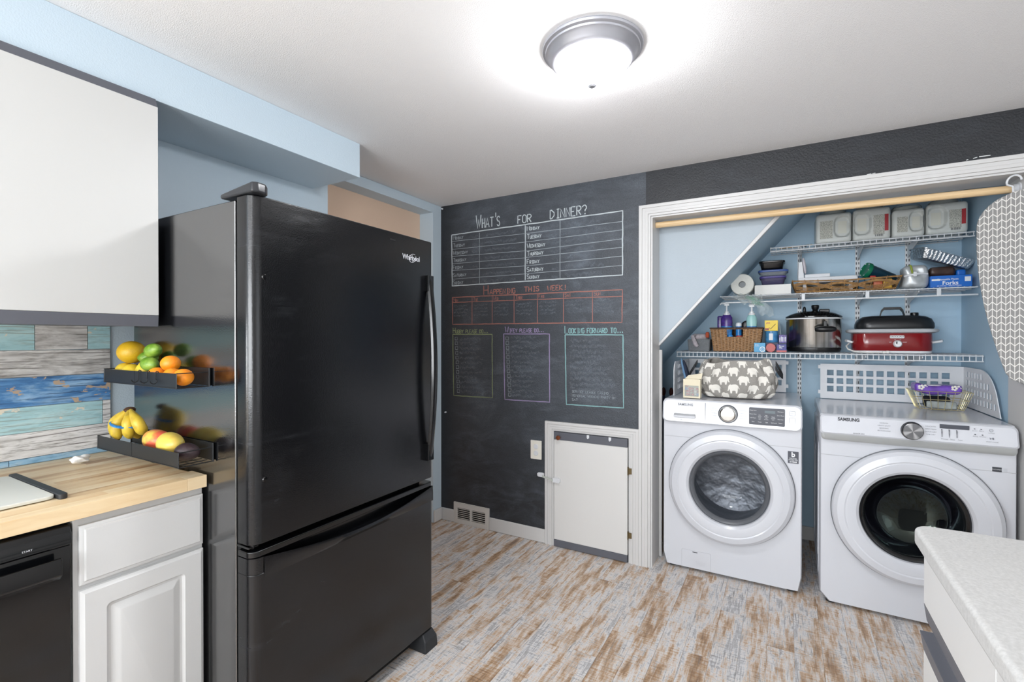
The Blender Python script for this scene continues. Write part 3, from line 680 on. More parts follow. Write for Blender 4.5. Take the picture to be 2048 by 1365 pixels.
# fruit ---------------------------------------------------------------------------------------
def skin(name, col, col2, sc=5, bumps=120, bd=.0006, rough=.42, a=.4, z=.62):
    c = NT(name, rough); tc = c.n('TexCoord'); ob = tc.outputs['Object']
    n = c.noise(ob, sc * 4, 3, .5); c.l(c.mix(c.ramp(n, [(a, 0.0), (z, 1.0)]), col, col2), c.b.inputs['Base Color'])
    c.b.inputs['Subsurface Weight'].default_value = .08; c.b.inputs['Subsurface Radius'].default_value = (.01, .007, .003)
    c.bump(c.noise(ob, bumps * 3, 2), bd)
skin('pomelo_skin', 'D9AE22', 'C9A01C'); skin('lemon_skin', 'E3C63C', 'D9B52C'); skin('lime_skin', '5A8420', '86A53C', 8); skin('orange_skin', 'F0941A', 'EA850F', 6)
skin('mango_skin', 'D8BF55', 'D25F45', 4, 60, .0001, .35, .38, .52); skin('mango_yellow', 'DBC45A', 'C9A24A', 4, 60, .0001, .35, .5, .7); skin('avocado_skin', '2E1F24', '3B2A2E', 20, 40, .001, .45)
skin('banana_skin', 'D2B43A', 'B8983A', 10, 40, .0001, .45, .5, .7); M('stem_brown', '4E3420', .8); M('banana_tip', '3A2A1C', .8)
def nub(k=.25):
    def f(p):
        s = 1 + k * max(0, abs(p.x) - .8) / .2; return Vector((p.x * s, p.y, p.z))
    return f
def round_fruit(name, label, c, r, m, rot=None, fn=None, grp=None, stem='z'):
    o = MB().ell(c, r[0], r[1], r[2], rot, 28, 18, fn).build(name, m, tag=(label, 'fruit', grp))
    return o
round_fruit('pomelo', 'large yellow grapefruit on top of the lemons', (-1.985, .802, 1.312), (.044, .042, .039), 'pomelo_skin')
round_fruit('lemon', 'yellow lemon at the left end of the upper basket', (-2.006, .792, 1.2475), (.034, .028, .028), 'lemon_skin', ('Z', .2), nub(), 'lemons in the upper basket')
round_fruit('lemon', 'yellow lemon below the grapefruit, between two other lemons', (-1.940, .785, 1.245), (.033, .028, .028), 'lemon_skin', ('Z', -.2), nub(), 'lemons in the upper basket')
round_fruit('lemon', 'yellow lemon standing upright left of the lower lime', (-1.882, .797, 1.248), (.030, .026, .026), 'lemon_skin', ('Y', 1.2), nub(), 'lemons in the upper basket')
round_fruit('lime', 'green lime topmost beside the grapefruit', (-1.842, .805, 1.319), (.034, .024, .024), 'lime_skin', ('Y', -.2), nub(.13), 'limes in the upper basket')
round_fruit('lime', 'green lime under the topmost lime', (-1.812, .782, 1.276), (.035, .024, .0235), 'lime_skin', ('Y', .1), nub(.13), 'limes in the upper basket')
round_fruit('lime', 'green lime mostly hidden behind the other two limes', (-1.905, .818, 1.294), (.028, .022, .022), 'lime_skin', ('Z', .8), nub(.13), 'limes in the upper basket')
og = 'oranges in the upper basket'
for lb, cc in (('orange resting on top of the others', (-1.722, .802, 1.279)), ('orange behind the S-hooks with only its top showing', (-1.765, .783, 1.2405)), ('orange below the topmost orange, half behind the basket front', (-1.672, .784, 1.2405)), ('orange at the open right end of the upper basket', (-1.610, .785, 1.2405))):
    o = round_fruit('orange', lb, cc, (.029, .028, .026), 'orange_skin', grp=og); MB().lathe([(0, .0262), (.003, .026), (.003, .024)], cc, 'z', 8).build('stem_button', 'stem_brown', o)
def mango(p): return Vector((p.x * (1 + .1 * p.z), p.y * (1 - .12 * p.x), p.z * (1 - .15 * p.x) + .12 * p.x * p.x))
round_fruit('mango', 'red-blushed mango beside the bananas', (-1.805, .802, 1.0205), (.058, .034, .036), 'mango_skin', ('Z', .1), mango, 'mangoes in the lower basket')
round_fruit('mango', 'yellow mango right of the red-blushed one', (-1.700, .792, 1.0215), (.060, .036, .037), 'mango_yellow', ('Z', -.15), mango, 'mangoes in the lower basket')
round_fruit('avocado', 'dark purple avocado at the right end of the lower basket', (-1.606, .795, 1.0085), (.036, .030, .027), 'avocado_skin', ('Z', .4), lambda p: Vector((p.x * 1.05, p.y * (1 - .2 * p.x), p.z * (1 - .2 * p.x))))
t = thing('banana_bunch', 'bunch of ripe yellow bananas with a blue paper band', 'bananas', (-1.96, .795, .978))
apex = Vector((-1.995, .800, 1.112))
for dx, dy, dz, bulge in ((-.055, -.010, -.105, -.030), (-.012, -.028, -.100, -.006), (.040, -.016, -.092, .035), (.085, .006, -.078, .055), (.020, .020, -.10, .01)):
    P = []; rr = []
    for i in range(13):
        u = i / 12; s_ = math.sin(math.pi * u)
        P.append(apex + Vector((dx * u + bulge * s_ * .9, dy * u - .018 * s_, dz * u + .004 * s_))); rr.append(.0045 if i == 0 else .0055 + .0125 * min(1, u * 2.2) * (1 if u < .88 else max(.2, (1 - u) / .12)))
    bo = MB().tube(P, rr, 12); bb = bo.build('banana', 'banana_skin', t, angle=50); MB().ell(P[-1], .005, .005, .005).build('tip', 'banana_tip', bb)
MB().lathe([(.004, -.012), (.016, -.008), (.018, 0), (.012, .006), (.004, .008)], tuple(apex + Vector((0, 0, .0))), 'z', 14, True, True).build('stem_cap', 'stem_brown', t)
M('blue_tape', '2E7FC0', .4, var=(60, .5))
MB().tube([apex + Vector((.012 + .058 * math.cos(R(a)), -.020 + .034 * math.sin(R(a)), -.048 - .006 * math.cos(R(a)))) for a in range(0, 360, 18)], .0045, 5, True).build('paper_band', 'blue_tape', t)
# ================================================================== soft box helper
def rbox(c, h, r, n=6, disp=None, k=4):
    """rounded box centred at c with half sizes h; disp(p, face) may move points"""
    mb = MB(); r = min(r, min(h) * .999)
    def coords(H):
        a = [-H + r * (1 - math.cos(math.pi / 2 * i / k)) * 1.0 for i in range(k + 1)]
        m = [-H + r + (2 * H - 2 * r) * i / n for i in range(1, n)]
        return a + m + [-q for q in a[::-1]]
    for ax in range(3):
        for sg in (-1, 1):
            u, v = [i for i in range(3) if i != ax]; cu, cv = coords(h[u]), coords(h[v]); vs = []
            for b_ in cv:
                for a_ in cu:
                    q = [0, 0, 0]; q[ax] = sg * h[ax]; q[u] = a_; q[v] = b_
                    inn = [max(-(h[i] - r), min(h[i] - r, q[i])) for i in range(3)]; d = Vector([q[i] - inn[i] for i in range(3)])
                    p = Vector(inn) + (d.normalized() * r if d.length > 1e-9 else Vector((0, 0, 0)))
                    if disp: p = disp(p, (ax, sg))
                    vs.append(p + Vector(c))
            W_ = len(cu); mb.add(vs, [(j*W_+i, j*W_+i+1, (j+1)*W_+i+1, (j+1)*W_+i) for j in range(len(cv)-1) for i in range(W_-1)])
    return mb
def sbox(x0, x1, y0, y1, z0, z1, r=.01, **kw): return rbox(((x0+x1)/2, (y0+y1)/2, (z0+z1)/2), ((x1-x0)/2, (y1-y0)/2, (z1-z0)/2), r, **kw)

# ================================================================== laundry machines
M('machine_grey', '9EA0A3', .4); M('gasket_gap_grey', '5E6166', .35); M('panel_dark', '4C4F58', .3); M('lcd', '6E7A80', .2); M('print_grey', '8A8D93', .6); M('print_dark', '3A3C42', .6)
M('drum_metal', '74787F', .36, .85, bump=(10, .013)); M('dark_drum', '1B1D22', .3, .6); M('print_white', 'E6E8EA', .6); M('print_pale', 'B9BCC2', .6)
# see-through door glass
def glassy(name, tint, dens, film=0, rough=.03):
    m = bpy.data.materials.new(name); m.use_nodes = True; nt = m.node_tree; N = nt.nodes; L = nt.links
    b = N['Principled BSDF']; b.inputs['Base Color'].default_value = lin(tint); b.inputs['Roughness'].default_value = rough; b.inputs['Specular IOR Level'].default_value = .6
    if film: b.inputs['Thin Film Thickness'].default_value = film; b.inputs['Thin Film IOR'].default_value = 1.6
    b.inputs['Alpha'].default_value = dens
    MATS[name] = m
glassy('washer_glass', '4A505A', .28); glassy('dryer_glass', '0A0B10', .82, 420, .04); glassy('clear_film', 'D5DDDA', .30, 0, .08); glassy('clear_plastic', 'AEB6BC', .35, 0, .12); glassy('green_film', '8FC4A8', .35, 0, .08)

def machine(name, label, loc, rz, W, H, D, dc, rd, gc, rg_, drum, gl, zseam, rimm='gasket_gap_grey'):
    t = thing(name, label, 'washer' if name == 'washing_machine' else 'dryer', loc, rz, local=True); hw = W / 2
    # cabinet: sides, top, back and a front with a round opening
    b = MB(); y0 = .012
    n = 64; ro = rg_ + .03; out = rrect(-hw, hw, .014, H - .06, [.025, .025, .004, .004], 8)
    rect = []
    for q in range(n):
        a = 2*math.pi*q/n; dx, dz = math.cos(a), math.sin(a); ks = []
        if dx > 1e-9: ks.append((hw - dc[0]) / dx)
        if dx < -1e-9: ks.append((-hw - dc[0]) / dx)
        if dz > 1e-9: ks.append((H - .06 - dc[1]) / dz)
        if dz < -1e-9: ks.append((.014 - dc[1]) / dz)
        k = min(ks); px, pz = dc[0] + dx * k, dc[1] + dz * k
        r = .025     # round the two bottom corners
        for sx_ in (-1, 1):
            ex, ez = sx_ * (hw - r), .014 + r
            if pz < ez and px * sx_ > hw - r:
                v_ = Vector((px - ex, pz - ez)); v_ = v_.normalized() * r if v_.length > r else v_; px, pz = ex + v_.x, ez + v_.y
        rect.append((px, pz))
    circ = [(dc[0] + ro * math.cos(2*math.pi*q/n), dc[1] + ro * math.sin(2*math.pi*q/n)) for q in range(n)]
    mid = [((p[0]*.5 + q[0]*.5), (p[1]*.5 + q[1]*.5)) for p, q in zip(rect, circ)]
    b.loft([[(p[0], .05, p[1]) for p in circ], [(p[0], y0, p[1]) for p in circ], [(p[0], y0, p[1]) for p in mid], [(p[0] * .985, y0, dc[1] + (p[1] - dc[1]) * .99) for p in rect], [(p[0], y0 + .012, p[1]) for p in rect], [(p[0], D, p[1]) for p in rect]], False, True)
    b.build('cabinet', 'white_enamel', t, angle=40)
    MB().prism(rrect(-hw, hw, .03, D, .012), 'z', H - .0605, H - .004).build('top', 'white_enamel', t, bevel=.008, seg=3)
    # drum and door
    MB().lathe([(ro - .004, .05), (ro - .004, .34), (ro * .6, .36), (0, .37)], (dc[0], 0, dc[1]), 'y', 48).build('drum', drum, t)
    d = MB(); pr = [(rd, .0115), (rd, -.006), (rd - .006, -.022), (rd - .022, -.036), (rd - .050, -.041), (rd - .056, -.0385), (rd - .062, -.040), (rg_ + .012, -.034), (rg_, -.024), (rg_ - .003, -.012)]
    d.lathe(pr, (dc[0], 0, dc[1]), 'y', 96)
    dr_ = d.build('door', 'white_enamel', t, angle=28)
    MB().lathe([(rd + .0035, .0112), (rd + .0035, .004), (rd - .004, .004)], (dc[0], 0, dc[1]), 'y', 96).build('door_shadow_gap', 'gasket_gap_grey', dr_)  # grey ring painted as the shadow gap around the door
    MB().lathe([(rg_ - .0032, -.012), (rg_ - .010, -.018), (rg_ - .020, -.012), (rg_ - .028, .004)], (gc[0], 0, gc[1]), 'y', 72).build('glass_rim', rimm, dr_)
    MB().lathe([(rg_ - .026, .002), (rg_ - .034, .012), (rg_ - .060, .055), (rg_ - .075, .075), (rg_ * .38, .095), (0, .10)], (gc[0], 0, gc[1]), 'y', 72).build('glass', gl, dr_)
    s = MB(); s.box(-hw + .004, hw - .004, y0 - .0006, y0 + .002, zseam - .001, zseam + .001); s.build('seam', 'machine_grey', t)
    for fx in (-hw + .05, hw - .05):
        for fy in (.06, D - .06): MB().lathe([(.022, 0), (.022, .010), (.012, .012), (.012, .0145)], (fx, fy, 0), 'z', 16, True, True).build('foot', 'dark_rubber', t)
    return t
# --- washer
WH = 1.003
wa = machine('washing_machine', 'white front-load washing machine with an elephant-print bag on top', (-.275, 2.938, 0), 0, .714, WH, .77, (.003, .5235), .322, (.003, .5235), .210, 'drum_metal', 'washer_glass', .781)
# control panel: one leaf with rounded lower corners, leaning back slightly
def lean_panel(x0, x1, z0, z1, yb, yt, thick, r, mat, name, parent, rt=.028):
    pts = rrect(x0, x1, z0, z1, [r, r, rt, rt], 8)
    yf = lambda z: yb + (yt - yb) * ((z - z0) / (z1 - z0)) ** 2
    cx, cz = (x0 + x1) / 2, (z0 + z1) / 2
    ins = [(cx + (p[0] - cx) * (1 - .014 / (x1 - x0)), cz + (p[1] - cz) * (1 - .014 / (z1 - z0))) for p in pts]
    return MB().loft([[(p[0], yb + thick, p[1]) for p in pts], [(p[0], yf(p[1]) + .006, p[1]) for p in pts], [(p[0], yf(p[1]), p[1]) for p in ins]]).build(name, mat, parent, angle=30)
cp = lean_panel(-.357, .357, .868, WH, -.010, .010, .05, .028, 'white_enamel', 'control_panel', wa)
PF = lambda z: -.010 + .020 * ((z - .868) / (WH - .868)) ** 2 - .0008
MB().box(-.1205, -.1190, PF(.93) - .002, .01, .872, .990).build('drawer_seam', 'print_pale', cp)
MB().prism(rrect(-.292, -.172, .897, .921, .006), 'y', PF(.91) - .0012, .005).build('drawer_pull', 'machine_grey', cp, bevel=.001)
MB().prism(rrect(-.292, -.172, .898, .910, .005), 'y', PF(.90) - .0050, .004).build('drawer_lip', 'white_enamel', cp, bevel=.002)
text('SAMSUNG', (-.228, PF(.975) - .0015, .973), .021, 'print_grey', wa, sx=.82, bold=.0005, name='logo', space=1.1)
kn = MB().lathe([(.050, .004), (.050, -.005), (.047, -.008), (.0465, -.005)], (.0, PF(.937) + .001, .937), 'y', 48).build('dial_ring', 'print_dark', cp)
dk = MB().lathe([(.044, .002), (.044, -.016), (.041, -.022), (.036, -.024), (.034, -.0225), (0, -.0245)], (.0, PF(.937), .937), 'y', 48).build('dial', 'chrome', cp)
pd = MB().prism(rrect(.106, .277, .890, .982, .005), 'y', PF(.93) - .0035, .006).build('display_panel', 'panel_dark', cp, bevel=.001)
yd = PF(.93) - .0042
MB().box(.182, .232, yd, yd + .001, .956, .970).build('display', 'lcd', pd)
for i, s in enumerate(('Delay Start', 'Smart Care', 'Self Clean', 'Save')): text(s, (.126, yd, .968 - i * .0205), .0072, 'print_white', pd)
for i, s in enumerate(('Delicates', 'Extra Rinse', 'Easy Iron', 'Steam')): text(s, (.257, yd, .968 - i * .0205), .0072, 'print_white', pd)
for i, s in enumerate(('Hot', 'Warm', 'Cold', 'Eco')): text(s, (.158, yd, .944 - i * .0075), .0062, 'print_white', pd); text(('High', 'Medium', 'Low', 'No Spin')[i], (.190, yd, .944 - i * .0075), .0062, 'print_white', pd)
for i, s in enumerate(('Heavy', 'Normal', 'Light')): text(s, (.222, yd, .938 - i * .0075), .0062, 'print_white', pd)
for i, s in enumerate(('Temp', 'Spin', 'Soil Level')): text(s, (.158 + .034 * i, yd, .906), .0072, 'print_white', pd)
for i in range(4):
    text(('Normal', 'Heavy Duty', 'Bedding', 'Towels')[i], (-.072, PF(.935) - .0015, .965 - i * .014), .0085, 'print_pale', wa); text(('Perm Press', 'Delicates', 'Quick Wash', 'Rinse Spin')[i], (.075, PF(.935) - .0015, .960 - i * .014), .0085, 'print_pale', wa)
for z0, z1 in ((.952, .975), (.905, .940)):
    bt = MB(); P = rrect(.297, .324, z0, z1, .003); bt.tube([(p[0], PF(.94) - .0008, p[1]) for p in P], .0007, 4, True); bt.build('button', 'print_pale', cp)
text('Power', (.3105, PF(.96) - .001, .963), .007, 'print_pale', wa); text('Start', (.3105, PF(.92) - .001, .927), .007, 'print_pale', wa); text('Pause', (.3105, PF(.92) - .001, .916), .007, 'print_pale', wa)
text('VRT', (-.248, PF(.88) - .0015, .886), .009, 'print_grey', wa)
st = MB().prism(rrect(.291, .341, .696, .760, .002), 'y', .0112, .0125).build('sticker', 'panel_dark', wa)
text('b', (.316, .0108, .742), .036, 'print_white', wa, bold=.001); text('DIGITAL', (.316, .0108, .722), .0095, 'print_white', wa); text('INVERTER', (.316, .0108, .7135), .0095, 'print_white', wa); text('10 YEAR', (.316, .0108, .7035), .0095, 'print_white', wa, bold=.0004)
hp = MB(); P = rrect(-.249, -.090, .020, .122, .006); hp.tube([(p[0], .0118, p[1]) for p in P], .0008, 4, True); hp.build('filter_hatch', 'print_pale', wa)
MB().box(-.190, -.162, .011, .0125, .112, .116).build('hatch_slot', 'print_dark', wa)
for i in range(4): text(('Read the manual before', 'opening this cover and', 'drain residual water', 'Filter')[i], (-.145, .0110, .062 - i * .0065), .0058, 'print_pale', wa)
# --- dryer
DH = .978
dy = machine('tumble_dryer', 'white front-load dryer with a dark round glass door', (.524, 2.912, 0), R(-.8), .730, DH, .78, (.005, .509), .321, (.005, .509), .210, 'dark_drum', 'dryer_glass', .767, 'gloss_black')
dp = lean_panel(-.365, .365, .878, DH - .006, -.014, .012, .05, .012, 'white_enamel', 'control_panel', dy, .02)
QF = lambda z: -.014 + .026 * ((z - .878) / (DH - .006 - .878)) ** 2 - .0008
M('silver_band', 'A9ABAB', .35, .3)
gb = MB(); gb.loft([[(p[0], .014, p[1]) for p in rrect(-.360, .360, .846, .884, [.018, .018, .002, .002], 8)], [(p[0], -.004, p[1]) for p in rrect(-.360, .360, .846, .884, [.018, .018, .002, .002], 8)], [(p[0], -.008, p[1]) for p in rrect(-.352, .352, .853, .884, [.014, .014, .002, .002], 8)]]); gb.build('pull_channel', 'silver_band', dy, angle=30)
text('SAMSUNG', (-.245, QF(.957) - .0015, .953), .023, 'print_dark', dy, sx=.85, bold=.0009, name='logo')
text('SENSOR DRY', (-.205, QF(.89) - .0015, .890), .008, 'print_dark', dy)
MB().lathe([(.042, .004), (.042, -.006), (.040, -.020)], (0, QF(.924), .924), 'y', 48).build('dial_ring', 'print_dark', dp)
c = NT('dial_sheen', .3); c.b.inputs['Metallic'].default_value = 1; tc = c.n('TexCoord'); sp = c.n('SeparateXYZ'); c.l(tc.outputs['Object'], sp.inputs[0])
ang = c.math('ARCTAN2', c.math('SUBTRACT', sp.outputs['Z'], .924), sp.outputs['X']); c.l(c.ramp(c.math('SINE', c.math('MULTIPLY', ang, 4.0)), [(0.0, '8E8F92'), (1.0, 'D8D8DA')]), c.b.inputs['Base Color'])  # light and dark sectors in the colour imitate the sheen of brushed metal
MB().lathe([(.0398, -.012), (.038, -.024), (.036, -.0255), (0, -.0255)], (0, QF(.924), .924), 'y', 48).build('dial', 'dial_sheen', dp)
MB().box(.102, .204, QF(.955) - .0022, .004, .944, .963).build('display', 'panel_dark', dp)
for i in range(5):
    text(('NORMAL', 'HEAVY DUTY', 'BEDDING', 'ACTIVEWEAR', 'SANITIZE')[i], (-.105, QF(.93) - .0015, .950 - i * .0125), .0082, 'print_grey', dy); text(('DELICATES', 'PERM PRESS', 'QUICK DRY', 'TIME DRY', 'AIR FLUFF')[i], (.068, QF(.93) - .0015, .950 - i * .0125), .0078, 'print_grey', dy)
ld = MB()
for cx in (.108, .134, .160):
    for k in range(6): ld.box(cx - .0014, cx + .0014, QF(.92) - .0013, .004, .937 - k * .006, .940 - k * .006)
ld.build('indicator_lights', 'print_dark', dp)
for i, s in enumerate(('Dryness', 'Temp', 'Time')): text(s, (.116 + .027 * i, QF(.90) - .0013, .898), .0075, 'print_grey', dy)
for x, z, s in ((.222, .952, 'Sensor'), (.244, .952, 'Alarm'), (.222, .928, 'Damp'), (.246, .928, 'Wrinkle')):
    MB().box(x - .002, x + .002, QF(z) - .0013, .004, z - .0015, z + .0015).build('button', 'print_dark', dp); text(s, (x, QF(z) - .0013, z - .008), .0068, 'print_grey', dy)
pw = MB(); pw.tube([(.276 + .006 * math.sin(R(a)), QF(.95) - .0013, .950 + .006 * math.cos(R(a))) for a in range(30, 331, 25)], .0008, 4); pw.box(.2755, .2765, QF(.95) - .0015, 0, .951, .957); pw.build('power_symbol', 'print_grey', dp)
text('POWER', (.276, QF(.94) - .0013, .938), .006, 'print_grey', dy); text('START / PAUSE', (.276, QF(.90) - .0013, .901), .006, 'print_grey', dy)
ps = MB(); ps.prism([(.270, .911), (.276, .915), (.270, .919)], 'y', QF(.915) - .0013, 0); ps.box(.278, .2792, QF(.915) - .0013, 0, .911, .919); ps.box(.2812, .2824, QF(.915) - .0013, 0, .911, .919); ps.build('start_symbol', 'print_grey', dp)
MB().box(.283, .314, .0112, .0125, .766, .787).build('badge', 'print_dark', dy); text('MULTI-STEAM', (.2985, .0108, .7765), .0055, 'print_white', dy)
MB().box(.319, .332, .0112, .0125, .769, .785).build('badge', 'print_pale', dy)
for z0, z1, yy0, yy1 in ((.10, .80, .10, .68),):   # embossed outline on the dryer's side
    e = MB(); P = rrect(yy0, yy1, z0, z1, .06, 6); e.tube([(-.365, p[0], p[1]) for p in P], .004, 6, True); P = rrect(yy0 + .07, yy1 - .07, z0 + .07, z1 - .07, .05, 6); e.tube([(-.365, p[0], p[1]) for p in P], .004, 6, True); e.build('side_emboss', 'white_enamel', dy)

# lattice guards standing on the machines -------------------------------------------------------
def lattice(mb, x0, x1, z0, z1, holes_x, holes_z, y0, y1, axis='y'):
    """panel with rectangular holes; holes given as intervals"""
    xs = [x0] + [v for h in holes_x for v in h] + [x1]; zs = [z0] + [v for h in holes_z for v in h] + [z1]
    for i in range(len(xs) - 1):
        for j in range(len(zs) - 1):
            if i % 2 == 1 and j % 2 == 1: continue
            a, b_, c_, d_ = xs[i], xs[i+1], zs[j], zs[j+1]
            if axis == 'y': mb.box(a, b_, y0, y1, c_, d_)
            else: mb.box(y0, y1, a, b_, c_, d_)
gz = [(.045, .081), (.096, .131), (.147, .182)]
t = thing('dryer_guard', 'white perforated plastic guard rail around the dryer top', 'guard', (.54, 3.5, DH))
b = MB(); lattice(b, .200, .893, DH, DH + .220, [(.236 + .0508 * i, .271 + .0508 * i) for i in range(12)], [(DH + a, DH + e) for a, e in gz], 3.660, 3.664); b.build('back_panel', 'white_plastic', t, weld=False)
b = MB(); prof = [(3.664, .220), (3.40, .220), (3.36, .217), (3.30, .204), (3.24, .176), (3.19, .130), (3.15, .070), (3.12, 0)]
# side arm: solid frame outline with slots
sl = [(3.18 + .046 * i, 3.202 + .046 * i) for i in range(10)]
def topz(y):
    for (ya, za), (yb, zb) in zip(prof, prof[1:]):
        if yb <= y <= ya: return zb + (za - zb) * (y - yb) / (ya - yb)
    return 0
ys = [3.12] + [v for s_ in sl for v in s_] + [3.664]
for i in range(len(ys) - 1):
    y0, y1 = ys[i], ys[i+1]
    if i % 2 == 0:
        b.hexa([(.890, y0, DH), (.894, y0, DH), (.894, y1, DH), (.890, y1, DH)], [(.890, y0, DH + topz(y0)), (.894, y0, DH + topz(y0)), (.894, y1, DH + topz(y1)), (.890, y1, DH + topz(y1))])
    else:
        lim = min(topz(y0), topz(y1)); zz = [0, .030, .060, .075, .105, .120, .150, .165, .195]; last = 0
        for q in range(0, 8, 2):
            a, e = zz[q], zz[q+1]
            if zz[q+2] > lim - .018: break
            b.box(.890, .894, y0, y1, DH + a, DH + e); last = zz[q+2]
        b.hexa([(.890, y0, DH + last), (.894, y0, DH + last), (.894, y1, DH + last), (.890, y1, DH + last)], [(.890, y0, DH + topz(y0)), (.894, y0, DH + topz(y0)), (.894, y1, DH + topz(y1)), (.890, y1, DH + topz(y1))])
b.build('side_panel', 'white_plastic', t, weld=False)
b = MB()
for z in (.03, .19): b.box(.188, .200, 3.659, 3.665, DH + z, DH + z + .022)
b.build('tab', 'white_plastic', t)
t = thing('washer_guard', 'white perforated plastic guard rail around the washer top', 'guard', (-.29, 3.5, WH))
b = MB(); lattice(b, -.600, .008, WH, WH + .212, [(-.560 + .0508 * i, -.525 + .0508 * i) for i in range(11)], [(WH + a, WH + e) for a, e in gz], 3.660, 3.664); b.build('back_panel', 'white_plastic', t, weld=False)
b = MB(); ys = [3.110, 3.20] + [v for i in range(9) for v in (3.215 + .046 * i, 3.237 + .046 * i)] + [3.664]
pts = [(3.110, WH), (3.110, WH + .155), (3.122, WH + .19), (3.150, WH + .212), (3.664, WH + .212), (3.664, WH)]
for y0, y1 in zip([3.110, 3.122, 3.150, 3.20], [3.122, 3.150, 3.20, 3.215]):
    za = .155 if y0 == 3.110 else .19 if y0 == 3.122 else .212; zb = .19 if y0 == 3.110 else .212
    b.hexa([(-.604, y0, WH), (-.600, y0, WH), (-.600, y1, WH), (-.604, y1, WH)], [(-.604, y0, WH + za), (-.600, y0, WH + za), (-.600, y1, WH + zb), (-.604, y1, WH + zb)])
lattice(b, 3.215, 3.664, WH, WH + .212, [(3.225 + .046 * i, 3.247 + .046 * i) for i in range(9)], [(WH + .03, WH + .06), (WH + .075, WH + .105), (WH + .12, WH + .15), (WH + .165, WH + .19)], -.604, -.600, 'x')
b.build('side_panel', 'white_plastic', t, weld=False)
b = MB()
for z in (.03, .185): b.box(.008, .022, 3.659, 3.665, WH + z, WH + z + .022)
b.build('tab', 'white_plastic', t)

# ================================================================== elephant bag on the washer
ORI = (-.262, 3.225)
def bag_pt(u, v, off=0.0):
    """u: angle 0..1 (0.25 = toward the room), v: height 0..1"""
    a = 2 * math.pi * u; n = 2.6
    hw = .172 + .045 * math.sin(math.pi * min(1, v * .9 + .1)) + .006 * math.sin(3 * a + 1); hd = .088 + .030 * math.sin(math.pi * min(1, v * .8 + .15))
    if v < .12: k = .90 + .10 * (v / .12) ** .5; hw *= k; hd *= k
    ca, sa = math.cos(a), math.sin(a)
    x = math.copysign(abs(ca) ** (2/n), ca); y = -math.copysign(abs(sa) ** (2/n), sa)
    wob = .006 * math.sin(9 * a + 6 * v) + .004 * math.sin(17 * a - 9 * v)
    z = WH + .0015 + v * (.222 + .010 * math.sin(2 * a + .5) + .006 * math.sin(5 * a))
    return Vector((ORI[0] + x * (hw + wob + off), ORI[1] + y * (hd + wob + off), z))
M('bag_grey', '96928C', .85, var=(300, .12)); M('elephant_white', 'E6E2DA', .85); M('strap_black', '16181C', .7)
t = thing('laundry_bag', 'grey fabric bag printed with white elephants on the washer', 'bag', (ORI[0], ORI[1], WH))
b = MB(); b.grid(lambda u, v: bag_pt(u, v), 96, 20, True)
b.loft([[tuple(bag_pt(i / 96, 1.0)) for i in range(96)], [tuple(bag_pt(i / 96, 1.0, -.010) + Vector((0, 0, -.004))) for i in range(96)], [tuple(bag_pt(i / 96, .75, -.014)) for i in range(96)]], False, True)
b.add([tuple(bag_pt(i / 96, 0)) for i in range(96)], [tuple(range(96))])
body = b.build('body', 'bag_grey', t, angle=60)
EL = [(-.50,.02),(-.46,-.02),(-.40,.06),(-.37,.13),(-.35,.00),(-.34,-.20),(-.30,-.38),(-.19,-.38),(-.17,-.18),(-.05,-.15),(.09,-.17),(.12,-.38),(.24,-.38),(.27,-.20),(.30,-.05),(.33,.0),(.36,-.12),(.41,-.18),(.47,-.16),(.50,-.10),(.46,-.10),(.43,-.08),(.43,.05),(.42,.20),(.37,.32),(.26,.38),(.16,.34),(.05,.38),(-.12,.40),(-.28,.36),(-.38,.27),(-.43,.14)]
from mathutils.geometry import tessellate_polygon
def elephant(mb, s0, v0, size, flip):
    P = [(p[0] * size * (-1 if flip else 1), p[1] * size) for p in EL]
    tris = tessellate_polygon([[Vector((p[0], p[1], 0)) for p in P]])
    # refine so that the print follows the cloth
    vs = [Vector((p[0], p[1])) for p in P]; tl = [tuple(q) for q in tris]
    for _ in range(2):
        nt = []; cache = {}
        def midp(a, b_):
            k = (min(a, b_), max(a, b_))
            if k not in cache: vs.append((vs[a] + vs[b_]) / 2); cache[k] = len(vs) - 1
            return cache[k]
        for a, b_, c_ in tl:
            x, y, z = midp(a, b_), midp(b_, c_), midp(c_, a); nt += [(a, x, z), (x, b_, y), (z, y, c_), (x, y, z)]
        tl = nt
    out = []
    for p in vs:
        s = s0 + p[0]; v = v0 + p[1] / .222
        v = max(.02, min(.985, v)); out.append(surf(s, v))
    mb.add(out, tl)
